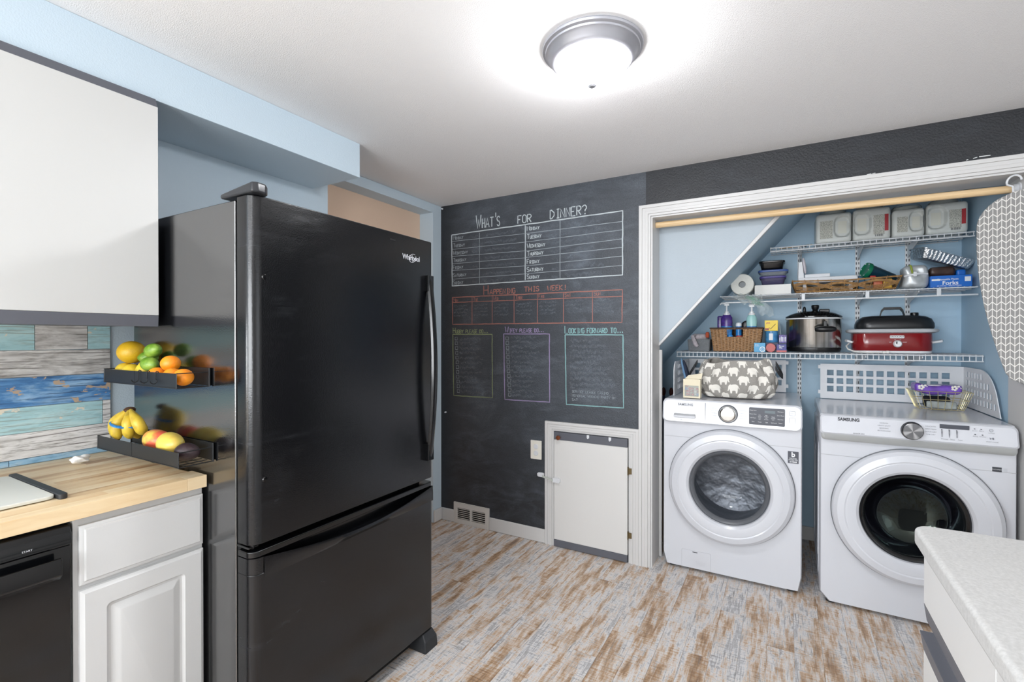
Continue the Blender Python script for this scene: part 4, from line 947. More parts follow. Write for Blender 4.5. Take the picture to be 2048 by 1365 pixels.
# arc-length map of the bag's girth at mid height
NS = 400; ring = [bag_pt(i / NS, .5) for i in range(NS + 1)]; cum = [0]
for p, q in zip(ring, ring[1:]): cum.append(cum[-1] + (q - p).length)
per = cum[-1]; c25 = cum[100]
def surf(s, v):
    d = (c25 - s) % per     # s grows to the viewer's right
    lo, hi = 0, NS
    while hi - lo > 1:
        m_ = (lo + hi) // 2
        if cum[m_] <= d: lo = m_
        else: hi = m_
    u = (lo + (d - cum[lo]) / max(1e-9, cum[hi] - cum[lo])) / NS
    return bag_pt(u, v, .0012)
cols = 11; pitch = per / cols
for r_ in range(5):
    for k in range(cols):
        s = (k + (.5 if r_ % 2 else 0)) * pitch - per / 2
        mb = MB(); elephant(mb, s, .03 + r_ * .2255, .068, r_ % 2 == 1); mb.build('elephant', 'elephant_white', body, recalc=False, angle=60)
for sx_ in (-1, 1):
    s = MB(); x = ORI[0] + sx_ * .216; P = []
    for i in range(17):
        a = math.pi * i / 16; P.append((x + sx_ * (.036 * math.sin(a)), ORI[1] - .03 + .055 * math.cos(a) - .03, WH + .200 - .062 * math.sin(a) + .012 * math.cos(a)))
    rings = [[(p[0], p[1], p[2] + .011), (p[0] + sx_ * .003, p[1], p[2] + .011), (p[0] + sx_ * .003, p[1], p[2] - .011), (p[0], p[1], p[2] - .011)] for p in P]
    s.loft(rings).build('strap', 'strap_black', t, angle=60)
# pod box
t = thing('pod_box', 'small cream box with a clear window full of red pods', 'box', (-.484, 3.058, WH))
M('cream_card', 'E6DCC2', .7); M('red_pod', 'C8323A', .3, var=(40, .6)); M('blue_pod', '7A8FD0', .3)
x0, x1, y0, y1, z1 = -.532, -.436, 3.030, 3.085, WH + .112
b = MB(); b.box(x0, x0 + .008, y0, y1, WH, z1); b.box(x1 - .008, x1, y0, y1, WH, z1); b.box(x0 + .008, x1 - .008, y0, y1, WH, WH + .010); b.box(x0 + .008, x1 - .008, y1 - .003, y1, WH + .01, z1); b.box(x0 + .008, x1 - .008, y0, y0 + .002, WH + .075, z1); b.build('carton', 'cream_card', t)
MB().hexa([(x0, y1 - .002, z1), (x1, y1 - .002, z1), (x1, y1, z1), (x0, y1, z1)], [(x0 + .02, y1 + .012, z1 + .02), (x1 + .004, y1 + .012, z1 + .034), (x1 + .004, y1 + .014, z1 + .034), (x0 + .02, y1 + .014, z1 + .02)]).build('flap', 'cream_card', t)
random.seed(2)
for i in range(16):
    MB().ell((x0 + .018 + (i % 5) * .0155 + random.uniform(-.003, .003), y0 + .014 + random.uniform(0, .006) + .014 * (i % 2), WH + .020 + (i // 5) * .017), .009, .009, .008, None, 10, 7).build('pod', 'blue_pod' if i % 6 == 4 else ('elephant_white' if i % 5 == 3 else 'red_pod'), t)
MB().box(x0 + .008, x1 - .008, y0 + .001, y0 + .0016, WH + .010, WH + .075).build('window', 'clear_film', t)
# scrub brush against the guard
t = thing('lint_brush', 'blue-backed brush with dark bristles leaning inside the washer guard', 'brush', (-.57, 3.28, WH))
M('brush_blue', '7FA6CC', .4); M('bristle', '2C3446', .8, var=(400, .8))
mt = Matrix.Translation((-.566, 3.30, WH + .118)) @ Matrix.Rotation(R(-14), 4, 'Y')
MB().ell((0, 0, 0), .010, .038, .112, None, 20, 24).xf(mt).build('back', 'brush_blue', t); MB().ell((.012, 0, .0), .014, .030, .098, None, 20, 24).xf(mt).build('bristles', 'bristle', t)
# wire basket on the dryer
t = thing('wire_basket', 'gold wire basket holding wipes and dark socks on the dryer', 'basket', (.72, 3.40, DH))
M('gold_wire', 'C9BD8E', .35, .7)
bx0, bx1, by0, by1 = .635, .815, 3.345, 3.455; tx0, tx1, ty0, ty1 = .600, .845, 3.315, 3.480; zt = DH + .098
lerp = lambda a, b_, k: a + (b_ - a) * k
b = MB(); r = .0014
for k in (0.02, .55, 1.0):
    z = DH + .0018 + (zt - DH) * k; b.tube([(lerp(bx0, tx0, k), lerp(by0, ty0, k), z), (lerp(bx1, tx1, k), lerp(by0, ty0, k), z), (lerp(bx1, tx1, k), lerp(by1, ty1, k), z), (lerp(bx0, tx0, k), lerp(by1, ty1, k), z)], r * 1.3, 5, True)
for i in range(8):
    f_ = i / 7; b.tube([(lerp(bx0, bx1, f_), by0, DH + .002), (lerp(tx0, tx1, f_), ty0, zt)], r, 5); b.tube([(lerp(bx0, bx1, f_), by1, DH + .002), (lerp(tx0, tx1, f_), ty1, zt)], r, 5); b.tube([(lerp(bx0, bx1, f_), by0, DH + .002), (lerp(bx0, bx1, f_), by1, DH + .002)], r, 5)
for i in range(1, 5):
    f_ = i / 5; b.tube([(bx0, lerp(by0, by1, f_), DH + .002), (tx0, lerp(ty0, ty1, f_), zt)], r, 5); b.tube([(bx1, lerp(by0, by1, f_), DH + .002), (tx1, lerp(ty0, ty1, f_), zt)], r, 5)
b.build('wires', 'gold_wire', t)
M('purple_pack', '6C4AA8', .25, var=(18, .35)); M('pack_label', 'D8D2D8', .3); M('sock_dark', '15171C', .9, var=(60, .4)); M('sock_grey', '9AA09E', .9, var=(30, .25))
def lumpy(a, f): return lambda p, fc: p * (1 + a * math.sin(f * p.x * 30) * math.sin(f * p.y * 40 + 1) * math.sin(f * p.z * 35 + 2))
t = thing('wipes_pack', 'purple and white flower-print wipes pack on the dryer basket', 'pack', (.715, 3.395, DH + .07))
rbox((.712, 3.395, DH + .105), (.098, .060, .024), .018, 8, lambda p, fc: Vector((p.x, p.y, p.z + .012 * abs(p.x / .1) ** 2 + .003 * math.sin(60 * p.x)))).build('pack', 'purple_pack', t)
MB().prism(rrect(.672, .752, 3.350, 3.420, .01), 'z', DH + .1285, DH + .131).build('label', 'pack_label', t); 
for fx, fy in ((.640, 3.345), (.775, 3.345), (.655, 3.352), (.790, 3.352)):
    fl = MB()
    for a in range(0, 360, 72): fl.ell((fx + .009 * math.cos(R(a)), fy - .012, DH + .120 + .009 * math.sin(R(a))), .006, .003, .006, None, 8, 6)
    fl.build('flower', 'elephant_white', t)
rbox((.715, 3.413, DH + .038), (.058, .028, .030), .018, 8, lumpy(.10, 1.0)).build('sock', 'sock_dark', tag=('black sock bundled in the wire basket', 'sock'))
rbox((.728, 3.362, DH + .026), (.062, .009, .019), .008, 8, lumpy(.15, 1.6)).build('sock', 'sock_grey', tag=('grey sock pressed against the front of the wire basket', 'sock'))
# ================================================================== wire shelving
SB = 3.7885
def wire_shelf(label, x0, x1, yf, z, lip, rodspec=None, pitch=.0254):
    t = thing('wire_shelf', label, 'shelf', ((x0 + x1) / 2, (yf + SB) / 2, z - .003), group='wire shelves in the closet')
    b = MB(); r = .0021
    n = int((x1 - x0) / pitch)
    for i in range(n + 1):
        x = x0 + .004 + (x1 - x0 - .008) * i / n
        P = [(x, SB, z), (x, yf, z)]
        if lip: P += [(x, yf - .001, z - lip)]
        b.tube(P, r, 5)
    stuff(b.build('wire_deck', 'white_wire', t))
    b = MB(); b.tube([(x0, yf - .002, z - .0045), (x1, yf - .002, z - .0045)], .0036, 8); b.build('front_rail', 'white_wire', t)
    if lip: MB().tube([(x0, yf - .002, z - lip), (x1, yf - .002, z - lip)], .0036, 8).build('lip_rail', 'white_wire', t)
    b = MB()
    for k in (.35, .7, .99): b.tube([(x0, yf + (SB - yf) * k, z - .0055), (x1, yf + (SB - yf) * k, z - .0055)], .0030, 6)
    b.build('cross_rods', 'white_wire', t)
    if rodspec:
        zr, xr, cs = rodspec; MB().tube([(xr, yf - .004, zr), (x1, yf - .004, zr)], .0050, 10).build('hang_rod', 'white_wire', t)
        for cx in cs: MB().box(cx - .0095, cx + .0095, yf - .009, yf + .001, zr - .004, z - .006).build('rod_hanger', 'white_wire', t, bevel=.002)
    return t
Z1, Z2, Z3 = 1.272, 1.643, 1.943
wire_shelf('lowest white wire shelf, holding the slow cookers', -.640, .905, 3.400, Z1, .034)
wire_shelf('middle white wire shelf with a hanging rod below', -.378, .905, 3.490, Z2, 0, (1.598, -.345, (.100, .422, .743)))
wire_shelf('topmost white wire shelf, holding four white tubs', -.083, .893, 3.500, Z3, .027, None, .0300)
M('slot_dark', '2A3036', .7)
for X, zb, lb in ((.087, .10, 'left slotted white shelf upright on the closet wall'), (.407, .60, 'middle slotted white shelf upright on the closet wall'), (.660, .60, 'right slotted white shelf upright on the closet wall')):
    t = thing('shelf_upright', lb, 'upright', (X, 3.79, zb), group='shelf uprights')
    MB().box(X - .0125, X + .0125, 3.790, 3.7995, zb, 1.985).build('channel', 'white_wire', t)
    b = MB(); z = zb + .02
    while z < 1.97:
        for dx in (-.0065, .0065): b.box(X + dx - .0022, X + dx + .0022, 3.7890, 3.7899, z, z + .016)
        z += .032
    b.build('slots', 'slot_dark', t)
    for z, yf in ((Z1, 3.41), (Z2, 3.50), (Z3, 3.51)):
        MB().prism([(3.789, z - .010), (yf, z - .010), (yf, z - .022), (3.70, z - .060), (3.789, z - .085)], 'x', X - .0022, X + .0022).build('bracket', 'white_wire', t, bevel=.001)

# closet rod and ironing board ---------------------------------------------------------------
c = NT('pine_rod', .5); tc = c.n('TexCoord'); n = c.noise(c.mapping(tc.outputs['Object'], (3, 120, 120)), 1, 4, .6); c.l(c.ramp(n, [(.3, 'C9A676'), (.5, 'DCBE92'), (.7, 'E6CBA4')]), c.b.inputs['Base Color'])
t = thing('closet_rod', 'long pale wooden closet rod across the top of the opening', 'rod', (.11, 2.965, 2.02))
MB().tube([(-.680, 2.965, 2.047), (.902, 2.965, 2.026)], .0175, 20).build('dowel', 'pine_rod', t)
MB().lathe([(.028, 0), (.028, -.004), (.021, -.006), (.021, -.022), (.0180, -.022)], (.9028, 2.965, 2.026), 'x', 20).build('socket', 'white_plastic', t)
c = NT('chevron_cloth', .85); tc = c.n('TexCoord'); sp = c.n('SeparateXYZ'); c.l(tc.outputs['Object'], sp.inputs[0])
HP, VP = .0150, .0300
pp = c.math('PINGPONG', c.math('ADD', sp.outputs['X'], 5.0), HP)
tt = c.math('FRACT', c.math('DIVIDE', c.math('ADD', c.math('ADD', sp.outputs['Z'], 5.0), c.math('MULTIPLY', pp, .95)), VP))
line = c.math('MAXIMUM', c.math('LESS_THAN', tt, .15), c.math('MAXIMUM', c.math('LESS_THAN', pp, .0012), c.math('GREATER_THAN', pp, HP - .0012)))
c.l(c.mix(line, '8F8E8D', 'E3E1DD'), c.b.inputs['Base Color'])
ang = R(-38)
t = thing('ironing_board', 'ironing board with a grey and white chevron cover hanging from the rod', 'ironing board', (.900, 2.860, 1.150), ang, local=True)
out = []
for i in range(41):      # left side outline from the foot to the shoulder, then mirrored
    k = i / 40; z = .012 + k * .835
    hw = .170 * min(1, (.30 + .70 * (math.sin(math.pi / 2 * min(1, k / .78)) ** .9)))
    if k < .06: hw *= math.sqrt(1 - ((.06 - k) / .06) ** 2) * .9 + .1
    if k > .84: hw *= math.sqrt(max(0.0, 1 - ((k - .84) / .165) ** 2))
    out.append((hw, z))
poly = [(-h, z) for h, z in out] + [(h, z) for h, z in out[::-1]]
MB().prism(poly, 'y', -.016, .016).build('cover', 'chevron_cloth', t, bevel=.008, seg=3)
hk = MB(); hk.tube([(-.050, .004, .840), (-.052, .004, .872)] + [(-.048 + .024 * math.cos(R(a)) , .004 , .893 + .026 * math.sin(R(a))) for a in range(200, -20, -20)], .0042, 8); hk.build('hook', 'white_plastic', t)

# ================================================================== top shelf: four square tubs
M('tub_white', 'C9CCC8', .4); M('tub_lid', '9FA39F', .35); M('label_print', 'CFCFC4', .7); M('label_red', 'A3242C', .5)
c = NT('label_text', .7); tc = c.n('TexCoord'); n = c.noise(c.mapping(tc.outputs['Object'], (300, 1, 420)), 1, 1, .5); c.l(c.mix(c.ramp(n, [(.48, 0.0), (.52, 1.0)]), 'CFCFC4', '84857F'), c.b.inputs['Base Color'])
ZT = Z3 + .0024
for x0, x1, h, left, red, lb in ((.166, .350, .183, True, False, 'white square plastic tub leftmost of four on the top shelf'), (.356, .538, .190, False, True, 'second white tub from the left, red stripe on its label'), (.544, .692, .163, True, False, 'third white tub from the left, narrowest of the four'), (.698, .877, .176, False, True, 'rightmost white tub with a red-striped label, by the closet wall')):
    t = thing('plastic_tub', lb, 'tub', ((x0 + x1) / 2, 3.615, ZT), group='white tubs on the top shelf'); w_ = x1 - x0; cx = (x0 + x1) / 2; cz = ZT + h / 2
    gx = (.25 if left else -.25) * w_; gw, gh = w_ * .215, h * .33
    def dip(p, fc, gx=gx, gw=gw, gh=gh):
        if fc == (1, -1):
            q = (abs((p.x - gx) / gw) ** 3 + abs((p.z - .006) / gh) ** 3)
            if q < 1.35: p = Vector((p.x, p.y + .022 * max(0, min(1, (1.35 - q) / .5)), p.z))
        return p
    rbox((cx, 3.615, cz), (w_ / 2, .085, h / 2), .020, 26, dip).build('body', 'tub_white', t, angle=50)
    lx0, lx1 = (x0 + .022, cx - .004) if left else (cx + .008, x1 - .030 if red else x1 - .02)
    MB().box(lx0, lx1, 3.5290, 3.5297, ZT + .030, ZT + h - .045).build('label', 'label_text', t)
    if red: MB().box(lx1, x1 - .012, 3.5292, 3.5299, ZT + .048, ZT + h - .045).build('label', 'label_red', t)
    if red:
        bc = MB()
        for i in range(9): bc.box(lx1 - .045 + i * .0046, lx1 - .045 + i * .0046 + random.choice((.0012, .0024)), 3.5283, 3.5289, ZT + .018, ZT + .030)
        bc.build('barcode', 'print_dark', t)
    sx0 = cx + gx - gw * .55; MB().box(sx0, sx0 + gw * 1.1, 3.5500, 3.5508, cz - gh * .55, cz + gh * .65).build('label', 'label_print', t)
    b = MB(); b.lathe([(.062, 0), (.066, .004), (.066, .020), (.060, .024), (0, .025)], (cx, 3.62, ZT + h), 'z', 40); b.build('lid', 'tub_lid', t)
    hb = MB(); hb.tube([(cx - .070, 3.60, ZT + h + .004)] + [(cx + .070 * math.cos(R(a)), 3.60 - .055 * math.sin(R(a)), ZT + h + .010 + .020 * math.sin(R(a))) for a in range(160, 19, -14)] + [(cx + .070, 3.60, ZT + h + .004)], .0018, 6); hb.build('bail_handle', 'steel', t)
t = thing('paint_brush', 'thin wooden-handled brush lying left of the tubs', 'brush', (.05, 3.60, ZT))
M('stick_wood', 'A98A4E', .6); MB().tube([(-.030, 3.60, ZT + .006), (.040, 3.60, ZT + .006), (.150, 3.61, ZT + .014)], [.0055, .0045, .004], 8).build('handle', 'stick_wood', t); MB().box(.085, .120, 3.580, 3.600, ZT, ZT + .012).build('bristles', 'dark_rubber', t, bevel=.003)

# ================================================================== middle shelf
ZM = Z2 + .0024
t = thing('paper_towel_roll', 'white paper towel roll in clear wrap lying on the middle shelf', 'paper roll', (-.244, 3.62, ZM))
cz = ZM + .070; M('towel_paper', 'E9E8E0', .9, bump=(150, .002)); M('card_core', '6F7478', .7); M('folder_grey2', '8A9094', .35)
MB().lathe([(.020, .004), (.022, 0), (.066, 0), (.069, .004), (.069, .25), (.066, .254), (.022, .254), (.020, .25)], (-.244, 3.49, cz), 'y', 48).build('roll', 'towel_paper', t)
MB().lathe([(.0198, .001), (.0198, .253)], (-.244, 3.49, cz), 'y', 32).build('core', 'card_core', t); MB().lathe([(0, 0), (.0197, 0)], (-.244, 3.515, cz), 'y', 32).build('wrap_end', 'folder_grey2', t)
MB().lathe([(.0708, -.002), (.0712, .05), (.0708, .255)], (-.244, 3.49, cz), 'y', 32).build('clear_wrap', 'clear_film', t)
def film(x0, x1, z0, z1, y, seed, drop):
    def f(u, v):
        return (lerp(x0, x1, u) + .010 * math.sin(9 * v + seed) + drop[0] * v, y + .012 * math.sin(11 * u + 7 * v + seed) + .009 * math.sin(23 * u * v + seed), lerp(z1, z0, v) + .008 * math.sin(13 * u + seed) + drop[1] * u * v)
    return f
t = thing('plastic_wrap', 'crumpled clear plastic wrapper hanging over the middle shelf edge', 'wrapper', (-.18, 3.46, 1.52))
MB().grid(film(-.310, -.215, 1.585, 1.650, 3.462, 1.0, (.06, 0)), 18, 12).build('wrapper_fold', 'clear_film', t, angle=25, recalc=False)
MB().grid(film(-.225, -.135, 1.515, 1.640, 3.455, 2.2, (.09, -.02)), 22, 16).build('wrapper_fold', 'clear_film', t, angle=25, recalc=False)
MB().grid(film(-.215, -.165, 1.580, 1.632, 3.450, 4.2, (.05, -.01)), 14, 10).build('wrapper_print', 'green_film', t, angle=25, recalc=False)
t = thing('white_box', 'low white cardboard box under the stacked food containers', 'box', (-.065, 3.62, ZM))
MB().box(-.172, .034, 3.52, 3.72, ZM, ZM + .062).build('carton', 'paper_white', t, bevel=.0015); MB().box(.0345, .0352, 3.53, 3.56, ZM + .01, ZM + .04).build('red_seal', 'label_red', t)
# stacked containers
glassy('purple_tub', '5A5578', .6, 0, .15); M('purple_lid', '4A3F86', .35); M('blue_lid', '3E5A9A', .35); M('black_tub', '0E0F11', .2)
def bowl(name, label, x0, x1, z0, z1, mat, lidm, lid_top, yc=3.62, d=.075):
    t = thing(name, label, 'container', ((x0+x1)/2, yc, z0), group='food containers stacked on the white box'); cx = (x0+x1)/2; hw = (x1-x0)/2
    rr = lambda k, z: [(cx + p[0] * hw * k, yc + p[1] * d * k, z) for p in rrect(-1, 1, -1, 1, .35, 5)]
    zl = lid_top[0]
    MB().loft([rr(.72, z0), rr(.80, z0 + .006), rr(.92, zl), rr(.90, zl), rr(.77, z0 + .009)], True, True).build('tub', mat, t, angle=40)
    MB().loft([rr(.97, zl - .004), rr(1.0, zl), rr(1.0, zl + .006), rr(.95, zl + .010), rr(.85, zl + .008), rr(.84, zl + .006)], True, True).build('lid', lidm, t, angle=40)
bowl('food_container', 'purple-lidded container lowest of the three on the white box', -.147, .009, ZM + .0622, ZM + .125, 'purple_tub', 'purple_lid', (ZM + .112,))
bowl('food_container', 'clear container with a blue lid between two others', -.155, .020, ZM + .1205, ZM + .165, 'clear_plastic', 'blue_lid', (ZM + .152,), d=.08)
bowl('food_container', 'black takeout container on top of the stack', -.150, .002, ZM + .1605, ZM + .230, 'black_tub', 'black_tub', (ZM + .212,))
# woven tray ---------------------------------------------------------------------
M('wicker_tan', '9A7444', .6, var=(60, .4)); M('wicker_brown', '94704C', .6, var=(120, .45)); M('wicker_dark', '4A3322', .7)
t = thing('wicker_tray', 'shallow tan wicker tray with wavy open weave', 'tray', (.30, 3.62, ZM))
bx0, bx1, by0, by1 = .066, .556, 3.515, 3.725; tx0, tx1, ty0, ty1 = .040, .585, 3.495, 3.745; hT = .066
def tp(side, f_, k):
    z = ZM + .002 + hT * k + (.010 * abs(f_ - .5) * 2 * k if side in 'fb' else .010 * k)
    X0, X1, Y0, Y1 = lerp(bx0, tx0, k), lerp(bx1, tx1, k), lerp(by0, ty0, k), lerp(by1, ty1, k)
    return {'f': (lerp(X0, X1, f_), Y0, z), 'b': (lerp(X0, X1, f_), Y1, z), 'l': (X0, lerp(Y0, Y1, f_), z), 'r': (X1, lerp(Y0, Y1, f_), z)}[side]
for side, nm in (('f', 'front_side'), ('b', 'back_side'), ('l', 'left_side'), ('r', 'right_side')):
    b = MB(); cyc = 1.5 if side in 'fb' else .75
    for g_ in range(2):
        for j in range(5):
            P = [tp(side, i / 28, .50 + (.30 - 0) * math.sin(2 * math.pi * cyc * i / 28 + g_ * math.pi + .3) * (1 - .06 * j) + (j - 2) * .055) for i in range(29)]
            P = [(p[0], p[1] + (.002 if g_ else -.002), p[2]) for p in P]; b.tube(P, .0018, 5)
    for k in (.03, .09, .92, .98): b.tube([tp(side, i / 14, k) for i in range(15)], .0024, 5)
    for i in range(0, 9 if side in 'fb' else 4): f_ = i / (8 if side in 'fb' else 3); b.tube([tp(side, f_, 0), tp(side, f_, 1.06)], .0020, 5)
    b.build(nm, 'wicker_tan', t)
MB().box(bx0, bx1, by0, by1, ZM + .0002, ZM + .004).build('bottom', 'wicker_dark', t)
# white plastic thing in the tray
t = thing('slicer', 'white plastic folding slicer lying in the wicker tray', 'slicer', (.23, 3.61, ZM + .005))
MB().prism(rrect(.075, .385, ZM + .066, ZM + .100, [.012, .016, .016, .004]), 'y', 3.565, 3.655).build('bed', 'white_plastic', t, bevel=.006, seg=3)
MB().prism(rrect(.110, .245, ZM + .1005, ZM + .122, .003), 'y', 3.575, 3.645).build('carriage', 'white_plastic', t, bevel=.003)
MB().prism([(.072, ZM + .0665), (.108, ZM + .1005), (.096, ZM + .205), (.075, ZM + .200)], 'y', 3.570, 3.650).build('stand', 'white_plastic', t, bevel=.004)
MB().ell((.108, 3.61, ZM + .180), .011, .032, .055, ('Y', -.12), 16, 14).build('pad', 'pack_label', t)
for x in (.11, .35): MB().box(x - .01, x + .01, 3.57, 3.65, ZM + .0045, ZM + .0655).build('leg', 'white_plastic', t)
# tumbler
t = thing('tumbler', 'dark teal travel cup with a green lid lying in the tray', 'cup', (.49, 3.62, ZM + .01))
M('teal_dark', '12384A', .35); M('green_lid', '0F6B4C', .3)
ax = Vector((.135, .055, -.055)); L_ = ax.length; q = Vector((0, 0, 1)).rotation_difference(ax.normalized()).to_matrix().to_4x4(); mt = Matrix.Translation((.428, 3.585, ZM + .128)) @ q
MB().lathe([(0, .001), (.038, 0), (.0425, .006), (.0405, .012), (.030, L_), (.026, L_ + .006), (0, L_ + .006)], (0, 0, 0), 'z', 36).xf(mt).build('cup', 'teal_dark', t)
MB().lathe([(0, -.004), (.036, -.005), (.044, -.010), (.046, -.004), (.046, .012), (.0428, .013)], (0, 0, 0), 'z', 36).xf(mt).build('lid', 'green_lid', t)
for a in range(0, 360, 60): MB().ell((.040 * math.cos(R(a)), .040 * math.sin(R(a)), -.009), .003, .003, .003, None, 8, 6).xf(mt).build('lid_stud', 'white_plastic', t)
M('yellow_pack', 'D8A92C', .4); M('red_pack', 'B8322A', .4); M('orange_pack', 'B5562C', .4); M('teal_pack', '2E5A78', .5)
for nm, m, x0, x1, z0, z1, y0, lb in (('snack_packet', 'orange_pack', .455, .500, .010, .062, 3.525, 'orange packet standing at the front of the tray'), ('snack_packet', 'yellow_pack', .502, .545, .010, .066, 3.528, 'yellow packet beside the orange packet in the tray'), ('snack_packet', 'red_pack', .440, .470, .066, .088, 3.535, 'small red packet below the green cup lid'), ('snack_packet', 'teal_pack', .390, .425, .010, .100, 3.60, 'dark blue packet left of the green cup lid')):
    sbox(x0, x1, y0, y0 + .016, ZM + z0, ZM + z1, .006, n=3).build(nm, m, tag=(lb, 'packet', 'packets in the wicker tray'))
# silver pouch
M('silver_cloth', 'B9BDBF', .35, .3, var=(30, .15)); M('lime_zip', '8C9A3A', .6)
t = thing('insulated_pouch', 'silver insulated pouch with a green zip and white strap', 'pouch', (.648, 3.57, ZM))
rbox((.650, 3.575, ZM + .068), (.056, .065, .066), .026, 8, lambda p, fc: Vector((p.x * (1 + .10 * (p.z < 0) * abs(p.z) / .066) + .003 * math.sin(50 * p.z + 2), p.y + .004 * math.sin(60 * p.x + 40 * p.z), p.z))).build('body', 'silver_cloth', t, angle=60)
MB().tube([(.632, 3.5055 + .0, ZM + .086), (.628, 3.506, ZM + .110), (.626, 3.517, ZM + .131), (.626, 3.56, ZM + .1365), (.626, 3.60, ZM + .1365)], .0050, 8).build('zip', 'lime_zip', t)
MB().tube([(.598, 3.520, ZM + .072), (.620, 3.503, ZM + .076), (.655, 3.499, ZM + .082), (.700, 3.514, ZM + .080)], .0060, 6).build('strap', 'white_plastic', t); MB().box(.634, .650, 3.4925, 3.5010, ZM + .066, ZM + .094).build('buckle', 'white_plastic', t, bevel=.002)
# forks box
M('box_blue', '1668C4', .4)
t = thing('forks_box', 'blue cardboard box of plastic forks on the middle shelf', 'box', (.798, 3.58, ZM))
MB().box(.7105, .886, 3.505, 3.655, ZM, ZM + .064).build('carton', 'box_blue', t, bevel=.001)
text('Forks', (.795, 3.5043, ZM + .022), .030, 'print_white', t, bold=.0006); text('Disposable Plastic', (.785, 3.5043, ZM + .043), .0125, 'print_white', t, bold=.0002); text('48 COUNT - WHITE FORKS', (.790, 3.5043, ZM + .007), .0085, 'print_white', t)
MB().box(.716, .752, 3.5040, 3.5048, ZM + .036, ZM + .046).build('label', 'print_white', t); MB().box(.855, .880, 3.5040, 3.5048, ZM + .028, ZM + .054).build('label', 'print_white', t)
# brown bag, blue pack and foil pan on the forks box
M('brown_bag', '3E2A22', .4, var=(22, .4))
rbox((.772, 3.60, ZM + .0945), (.058, .040, .028), .022, 8, lumpy(.14, .8)).build('snack_bag', 'brown_bag', tag=('brown snack bag lying on the blue forks box', 'bag'))
rbox((.858, 3.61, ZM + .0835), (.020, .035, .018), .010, 6).build('snack_bag', 'box_blue', tag=('small blue bag right of the brown bag', 'bag'))
c = NT('foil', .22); c.b.inputs['Metallic'].default_value = 1; c.b.inputs['Base Color'].default_value = lin('CDD0D3'); tc = c.n('TexCoord'); c.bump(c.noise(tc.outputs['Object'], 130, 3), .004)
t = thing('foil_pan', 'crinkled aluminium foil pan tilted on top of the forks box', 'pan', (.795, 3.60, ZM + .11))
L2, W2, hh = .132, .085, .052
mt = Matrix.Translation((.768, 3.612, ZM + .142)) @ Matrix.Rotation(R(20), 4, 'Y') @ Matrix.Rotation(R(14), 4, 'Z')
def pan_ring(k, z, flute):
    out = []; n = 160
    base = rrect(-L2 * k, L2 * k, -W2 * k, W2 * k, .02, 6)
    # resample by length
    P = [Vector(p) for p in base] + [Vector(base[0])]; cl = [0]
    for a, b_ in zip(P, P[1:]): cl.append(cl[-1] + (b_ - a).length)
    for i in range(n):
        d = cl[-1] * i / n; j = 0
        while cl[j+1] < d: j += 1
        p = P[j].lerp(P[j+1], (d - cl[j]) / max(1e-9, cl[j+1] - cl[j])); o_ = p.normalized() * (flute * (1 if (i // 2) % 2 else -1)); out.append((p.x + o_.x, p.y + o_.y, z))
    return out
MB().loft([pan_ring(.86, 0, .0), pan_ring(.88, .004, .0018), pan_ring(.97, hh - .006, .0018), pan_ring(.99, hh, 0), pan_ring(1.05, hh + .001, 0), pan_ring(1.05, hh - .003, 0)], True, False).xf(mt).build('pan', 'foil', t, angle=60)

# ================================================================== lowest shelf
ZL = Z1 + .0024
t = thing('fabric_bin', 'small grey fabric bin at the left end of the lowest shelf', 'bin', (-.514, 3.58, ZL))
M('grey_felt', '7E8184', .9, var=(200, .2))
ro_ = lambda k, z: [(-.514 + p[0] * .074 * k, 3.575 + p[1] * .075 * k, z) for p in rrect(-1, 1, -1, 1, .15, 3)]
MB().loft([ro_(.92, ZL), ro_(1.0, ZL + .080), ro_(.95, ZL + .080), ro_(.88, ZL + .004)], True, True).build('body', 'grey_felt', t, angle=40)
M('pale_cloth', 'BDB4B8', .9, var=(60, .2)); M('orange_cloth', 'C2593C', .9)
t = thing('baby_mittens', 'pale pink-grey knitted mittens spilling over the fabric bin', 'mittens', (-.50, 3.55, ZL + .06))
rbox((-.508, 3.57, ZL + .096), (.040, .042, .022), .020, 8, lumpy(.3, 1.2)).build('bundle', 'pale_cloth', t); MB().tube([(-.540, 3.530, ZL + .110), (-.552, 3.490, ZL + .100), (-.540, 3.478, ZL + .070), (-.527, 3.478, ZL + .040), (-.516, 3.480, ZL + .032)], [.010, .012, .014, .015, .010], 8).build('hanging_mitten', 'pale_cloth', t)
rbox((-.462, 3.535, ZL + .110), (.012, .012, .020), .009, 4).build('trim', 'orange_cloth', t)
# rectangular woven basket with a handle notch
t = thing('wicker_basket', 'brown woven basket of bottles on the lowest shelf', 'basket', (-.280, 3.55, ZL))
wx, wd, wh = .1555, .085, .154
def wk(u, v, thick=0):
    k = .875 + .125 * v; P = wk_ring(u); z = ZL + v * wh
    j = int(round(v * 20)); i = int(round(u * 112))
    d = .0026 * (1 if (i // 2 + j) % 2 else -1)
    nx_, ny_ = P[2], P[3]
    return (-.280 + P[0] * wx * k + nx_ * (d - thick), 3.552 + P[1] * wd * k + ny_ * (d - thick), z)
def wk_ring(u):
    s = (u * 4) % 4; e = int(s); f_ = s - e
    return [(2*f_-1, -1, 0, -1), (1, 2*f_-1, 1, 0), (1-2*f_, 1, 0, 1), (-1, 1-2*f_, -1, 0)][e]
def notch(u, v): 
    s = u * 4
    return 0 <= s < 1 and .335 < s < .645 and .62 < v < .965
